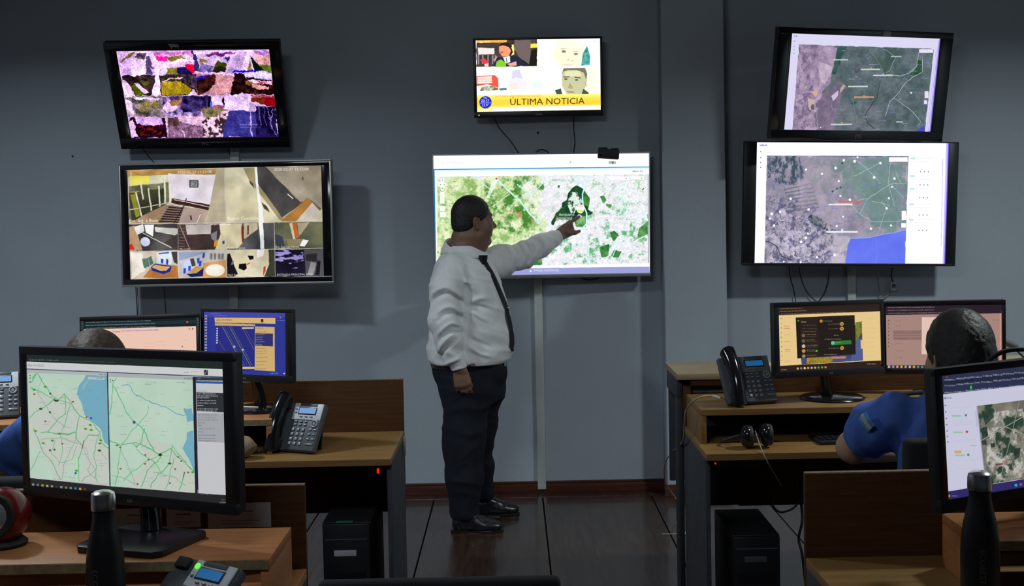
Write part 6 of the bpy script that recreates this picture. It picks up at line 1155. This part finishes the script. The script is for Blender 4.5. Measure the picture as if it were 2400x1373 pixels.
# tie hanging down the chest
def torso_at(z, ph, off):
    f = lambda a: float(np.interp(z, tz, a)); c, s_ = cos(ph), sin(ph); rx, ry = f(TRX)+off, f(tw)+off; k_ = 1/((abs(c)**2.15+abs(s_)**2.15)**(1/2.15)); return Vector((f(TCX)+rx*c*k_, ry*s_*k_, z))
def shirt_surf(z, ph, off):
    f = lambda a: float(np.interp(z, tz, a)); F = SHIRT; c, s_ = cos(ph), sin(ph); r = .34
    while r > .02:
        p = (f(TCX)+r*c, r*s_, z); i = [int(round((p[k]-F.lo[k])/F.res)) for k in range(3)]
        if all(0 <= i[k] < F.n[k] for k in range(3)) and F.V[tuple(i)] < 0: break
        r -= .002
    return Vector((f(TCX)+(r+off)*c, (r+off)*s_, z))
tb_ = bmesh.new(); rows = []; TC = []
for i in range(31):
    z = 1.385-i/30*.475; ph = -RD(float(np.interp(z, [.9, 1.0, 1.13, 1.25, 1.36, 1.40], [20, 19, 21, 34, 45, 50]))); p = shirt_surf(max(z, .965), ph, .007); p.z = z; TC.append(p)
TC = [sum((TC[max(0, min(30, j))] for j in range(i-3, i+4)), Vector((0, 0, 0)))/7 if 3 <= i <= 27 else TC[i] for i in range(31)]
for i in range(31):
    u = i/30; z = 1.385-u*.475; ph = -RD(float(np.interp(z, [.9, 1.0, 1.13, 1.25, 1.36, 1.40], [20, 19, 21, 34, 48, 56]))); off = .009+(.012 if z < .96 else 0)
    c = TC[i].copy(); e = torso_at(max(z, .90), ph-.05, off)-torso_at(max(z, .90), ph+.05, off); e.z = 0; e.normalize(); n_ = Vector((0, 0, 1)).cross(e); n_ *= -1 if n_.dot(Vector((cos(ph), sin(ph), 0))) < 0 else 1
    w_ = .016+.024*u; w_ = w_ if i < 29 else (.026 if i == 29 else .003)
    rows.append([tb_.verts.new(c+e*w_*a_+n_*b_) for a_, b_ in ((-1, -.002), (0, .004), (1, -.002), (0, -.004))])
for A_, B_ in zip(rows, rows[1:]):
    for k_ in range(4): tb_.faces.new((A_[k_], A_[(k_+1) % 4], B_[(k_+1) % 4], B_[k_]))
tb_.faces.new(rows[0]); tb_.faces.new(rows[-1][::-1]); bmesh.ops.recalc_face_normals(tb_, faces=tb_.faces); me = bpy.data.meshes.new('tie'); tb_.to_mesh(me); tb_.free(); tie = finish(me, 'tie', M_tie, man, smooth=60)
kc = shirt_surf(1.385, -RD(50), .010); MB().tube([kc+Vector((0, 0, .024)), kc+Vector((0, 0, .005)), kc+Vector((.003, -.001, -.020))], .02, 10, radii=[.024, .021, .014]).build('tie_knot', M_tie, man, smooth=60)
tc_ = shirt_surf(1.135, -RD(21), .014); MB().box(tuple(tc_), (.012, .04, .006), .001, rot=Euler((0, 0, RD(-20))).to_matrix()).build('tie_clip', M_steel, man)
# trousers
F = Field((-.30, -.32, .03), (.26, .34, .90), .0055)
hz = [.55, .66, .74, .80, .862]; hb = [-.36, -.385, -.405, -.425, -.432]; hf = [-.13, -.058, -.045, -.035, -.038]
F.stack(hz[1:], [(a+b)/2-MX for a, b in zip(hb, hf)][1:], [0]*4, [(b-a)/2 for a, b in zip(hb, hf)][1:], [.165, .176, .175, .168], .02, p=2.1)
F.chain([W_(-.245, 6.325, .70), W_(-.262, 6.305, .50), W_(-.268, 6.297, .42), W_(-.265, 6.29, .28), W_(-.268, 6.285, .10)], [.125, .102, .094, .088, .076], .05)
F.chain([W_(-.185, 6.51, .70), W_(-.205, 6.53, .50), W_(-.215, 6.54, .42), W_(-.205, 6.56, .28), W_(-.185, 6.58, .13)], [.130, .098, .088, .076, .064], .05)
F.noise(.0034, [(22, 1.5), (40, 2.6)], 21); F.plane((0, 0, .058), (0, 0, -1)); F.build('trousers', M_trous, man)
# belt with buckle
bl = []
for i in range(49):
    a = 2*pi*i/48; f = lambda A: float(np.interp(.855, hz, A)); cx_ = (f(hb)+f(hf))/2-MX; rx = (f(hf)-f(hb))/2+.001; k_ = 1/((abs(cos(a))**2.2+abs(sin(a))**2.2)**(1/2.2)); bl.append((cx_+rx*cos(a)*k_, .172*sin(a)*k_))
b = MB()
for i in range(48):
    (x0_, y0_), (x1_, y1_) = bl[i], bl[i+1]; v = [b.bm.verts.new(p) for p in ((x0_, y0_, .830), (x1_, y1_, .830), (x1_, y1_, .862), (x0_, y0_, .862))]; b.bm.faces.new(v)
bmesh.ops.remove_doubles(b.bm, verts=b.bm.verts, dist=1e-5); bmesh.ops.solidify(b.bm, geom=b.bm.faces[:], thickness=.004); b.build('belt', M_belt, man, smooth=50)
MB().box((bl[45][0]+.002, bl[45][1]-.003, .846), (.005, .026, .026), .002, rot=Euler((0, 0, RD(-22))).to_matrix()).build('belt_buckle', M_steel, man)
def shoe(x0, x1, y, yaw):
    F = Field((-.08, -.09, 0.004), (.30, .09, .16), .004); L = x1-x0
    F.cap((.045, 0, .05), (.045, 0, .11), .040, .038, .02).ell((.045, 0, .045), (.050, .038, .048), .02).ell((.115, 0, .040), (.080, .041, .040), .03).ell((.19, 0, .030), (.075, .044, .030), .03)
    F.cap((.075, 0, .085), (.13, 0, .055), .030, .028, .03); F.ell((.10, 0, .075), (.03, .034, .02), .01); F.noise(.0012, [(80, 1)], 5); F.plane((0, 0, .012), (0, 0, -1))
    M = Matrix.Translation((x0-MX+.01, y-MY, 0)) @ Matrix.Rotation(RD(yaw), 4, 'Z') @ Matrix.Diagonal((L/.27, 1, 1, 1))
    s_ = F.build('shoe', M_belt, man); s_.matrix_basis = M
    P = [(-.012, -.02), (-.008, -.036), (.03, -.041), (.08, -.036), (.15, -.046), (.21, -.046), (.255, -.03), (.268, 0), (.255, .03), (.21, .046), (.15, .046), (.08, .036), (.03, .041), (-.008, .036), (-.012, .02)]
    MB().prism(P, .0005, .0125, bevel=.002).prism([p for p in P if p[0] < .09]+[], .0125, .016).build('sole', M_belt, s_, smooth=40)
    MB().box((.098, 0, .093), (.03, .05, .005), .002, rot=Euler((0, RD(28), 0)).to_matrix()).build('strap', M_belt, s_)
shoe(-.338, -.078, 6.265, -3); shoe(-.245, .008, 6.585, 4)

# ---- seated people, seen from behind
def seated(label, loc, yaw, hair_m, skin_m, long_hair, seed, sh=.205, armL=None, hy=0.0, patch=False, hs=1.0):
    t = thing('person', label, 'person', loc, (0, 0, RD(yaw))); TZ = Matrix.Rotation(pi/2+hy, 4, 'Z')
    TH = Matrix.Translation((0, .03, 1.192)) @ TZ @ Matrix.Rotation(RD(8), 4, 'Y')
    armL = armL or [(-.20, .02, 1.005), (-.30, .15, .875), (-.16, .42, .80)]; armR = [(.20, .02, 1.005), (.27, .12, .80), (.20, .42, .80)]
    F = Field((-.42, -.24, .02), (.40, .86, 1.36), .0065)
    zs = [.48, .60, .75, .90, 1.0, 1.04, 1.07]; bk = [-.13, -.125, -.12, -.115, -.10, -.085, -.06]; fr = [.16, .165, .145, .14, .12, .09, .06]; ww = [.19, .185, .175, .19, .175, .13, .075]
    cy = [(a+b)/2 for a, b in zip(bk, fr)]; ry = [(b-a)/2 for a, b in zip(bk, fr)]
    F.stack(zs, [0]*7, cy, [w*.82 for w in ww], [r*.82 for r in ry], .02); F.cap((0, 0, 1.02), (0, .02, 1.12), .060, .056, .04); head_shape(F, TH)
    for A_ in (armL, armR): F.chain([Vector(A_[0])*.9+Vector((0, 0, .085)), Vector(A_[0]).lerp(Vector(A_[1]), .5), A_[1], A_[2]], [.040, .052, .052, .029], .01)
    for s_ in (-1, 1): F.chain([(s_*.10, 0, .55), (s_*.13, .42, .55), (s_*.13, .44, .11)], [.10, .07, .045], .04); F.ell((s_*.13, .50, .055), (.042, .10, .032), .04)
    for A_, s_ in ((armL, 1), (armR, -1)):
        w_ = Vector(A_[2]); d = (w_-Vector(A_[1])).normalized(); hand(F, w_, w_+Vector((d.x*.07, .07, -.012)), (-s_, .0, 0), (0, 0, 1), [(12, 25, 15)]*4, [w_+Vector((s_*.035, .035, -.01)), w_+Vector((s_*.045, .06, -.016))])
    F.build('body', skin_m, t)
    F = Field((-.16, -.18, .96), (.16, .20, 1.40), .0045); F.T = TH
    F.ell((-.010, 0, .010), (.112*hs, .092*hs, .110*hs), .01).ell((-.045, 0, -.045), (.068*hs, .082*hs, .070), .03)
    if long_hair: F.ell((-.055, 0, -.085), (.050, .074, .075), .03)
    F.ell((.095, 0, -.07), (.085, .12, .125), .012, 's')
    if not long_hair: F.ell((-.002, .088, -.045), (.026, .03, .036), .006, 's').ell((-.002, -.088, -.045), (.026, .03, .036), .006, 's')
    F.T = None; F.noise(.0022, [(60, .4), (200, .25), (320, .25)], seed); F.build('hair', hair_m, t)
    F = Field((-.42, -.24, .44), (.40, .34, 1.12), .0065)
    F.stack(zs, [0]*7, cy, ww, ry, .02, p=2.1)
    for A_ in (armL, armR):
        a, b_ = Vector(A_[0]), Vector(A_[1]); F.chain([a*.93+Vector((0, 0, .065)), a.lerp(b_, .35), a.lerp(b_, .66)], [.066, .072, .073], .03)
    F.noise(.006, [(28, 1.2), (50, 1.0)], seed+4)
    g = np.ogrid[tuple(slice(0, k) for k in F.n)]; q = [F.lo[i]+F.res*g[i] for i in range(3)]
    for A_ in (armL, armR):
        a, b_ = Vector(A_[0]), Vector(A_[1]); n_ = (b_-a).normalized(); pc = a.lerp(b_, .72); d = sum((q[i]-pc[i])*n_[i] for i in range(3)); F.V = np.maximum(F.V, np.where((q[0]*(1 if b_.x > 0 else -1) > .19), d, -1).astype(np.float32))
    F.plane((0, 0, 1.088), (0, 0, 1)); F.build('polo_shirt', M_blue, t)
    MB().tube([(.064*cos(a)*1.05, .008+.058*sin(a)*1.1, 1.072+.012*(-sin(a))) for a in [2*pi*i/24 for i in range(25)]], .012, 8).build('shirt_collar', M_blue, t, smooth=180)
    F = Field((-.28, -.2, .07), (.28, .62, .66), .0075)
    F.stack([.44, .5, .58, .62], [0]*4, [.02]*4, [.18, .195, .185, .17], [.15]*4, .03)
    for s_ in (-1, 1): F.chain([(s_*.10, 0, .55), (s_*.13, .42, .555), (s_*.13, .44, .14)], [.115, .085, .065], .04)
    F.noise(.005, [(30, 1)], seed+8); F.build('trousers', M_trous, t)
    for s_ in (-1, 1):
        F = Field((-.07, -.07, .0), (.07, .24, .13), .005); F.ell((0, 0, .05), (.045, .055, .05), .02).ell((0, .11, .035), (.046, .11, .037), .02); F.plane((0, 0, .004), (0, 0, -1)); o = F.build('shoe', M_belt, t); o.location = (s_*.13, .44, 0)
    if patch:
        a, b_ = Vector(armL[0]), Vector(armL[1]); d = (b_-a).normalized(); out = Vector((-.45, -.85, .28)); out = (out-d*out.dot(d)).normalized(); sd = d.cross(out)
        c = a.lerp(b_, .10); v = MB(); n = 6; G = []
        for i in range(n+1):
            ang = (i/n-.5)*.62; rr_ = .0835; G.append([v.bm.verts.new(c+d*h+out*cos(ang)*rr_+sd*sin(ang)*rr_) for h in (-.023, .023)])
        for A_, B_ in zip(G, G[1:]): v.bm.faces.new((A_[0], A_[1], B_[1], B_[0]))
        bmesh.ops.solidify(v.bm, geom=v.bm.faces[:], thickness=.002); p = v.build('sleeve_patch', M_lightblue, t, label='light blue and white sleeve patch')
        v = MB(); G = []
        for i in range(n+1):
            ang = (i/n-.5)*.60; rr_ = .0865; G.append([v.bm.verts.new(c+d*h+out*cos(ang)*rr_+sd*sin(ang)*rr_) for h in (-.008, .008)])
        for A_, B_ in zip(G, G[1:]): v.bm.faces.new((A_[0], A_[1], B_[1], B_[0]))
        bmesh.ops.solidify(v.bm, geom=v.bm.faces[:], thickness=.001); v.build('patch_stripe', M_white, p)
    return t
seated('black-haired person in blue polo shirt seated at the keyboard desk, seen from behind', (1.345, 3.70, 0), -4, M_hair, M_skin2, True, 31, armL=[(-.205, .03, 1.0), (-.285, .19, .862), (-.10, .40, .80)], hy=RD(14), patch=True, hs=1.02)
chair('black office chair behind the person in blue polo shirt with black hair', (1.345, 3.60, 0), -3, w=.54, z1=.99, lean=0)
seated('brown-haired person seated behind the road map monitor, only hair and shirt showing', (-1.27, 3.72, -.012), 3, M_hairb, M_skin2, False, 37, hs=1.03)
chair('black office chair of brown-haired person behind the road map monitor', (-1.27, 3.64, 0), 3, w=.44, z1=.93)
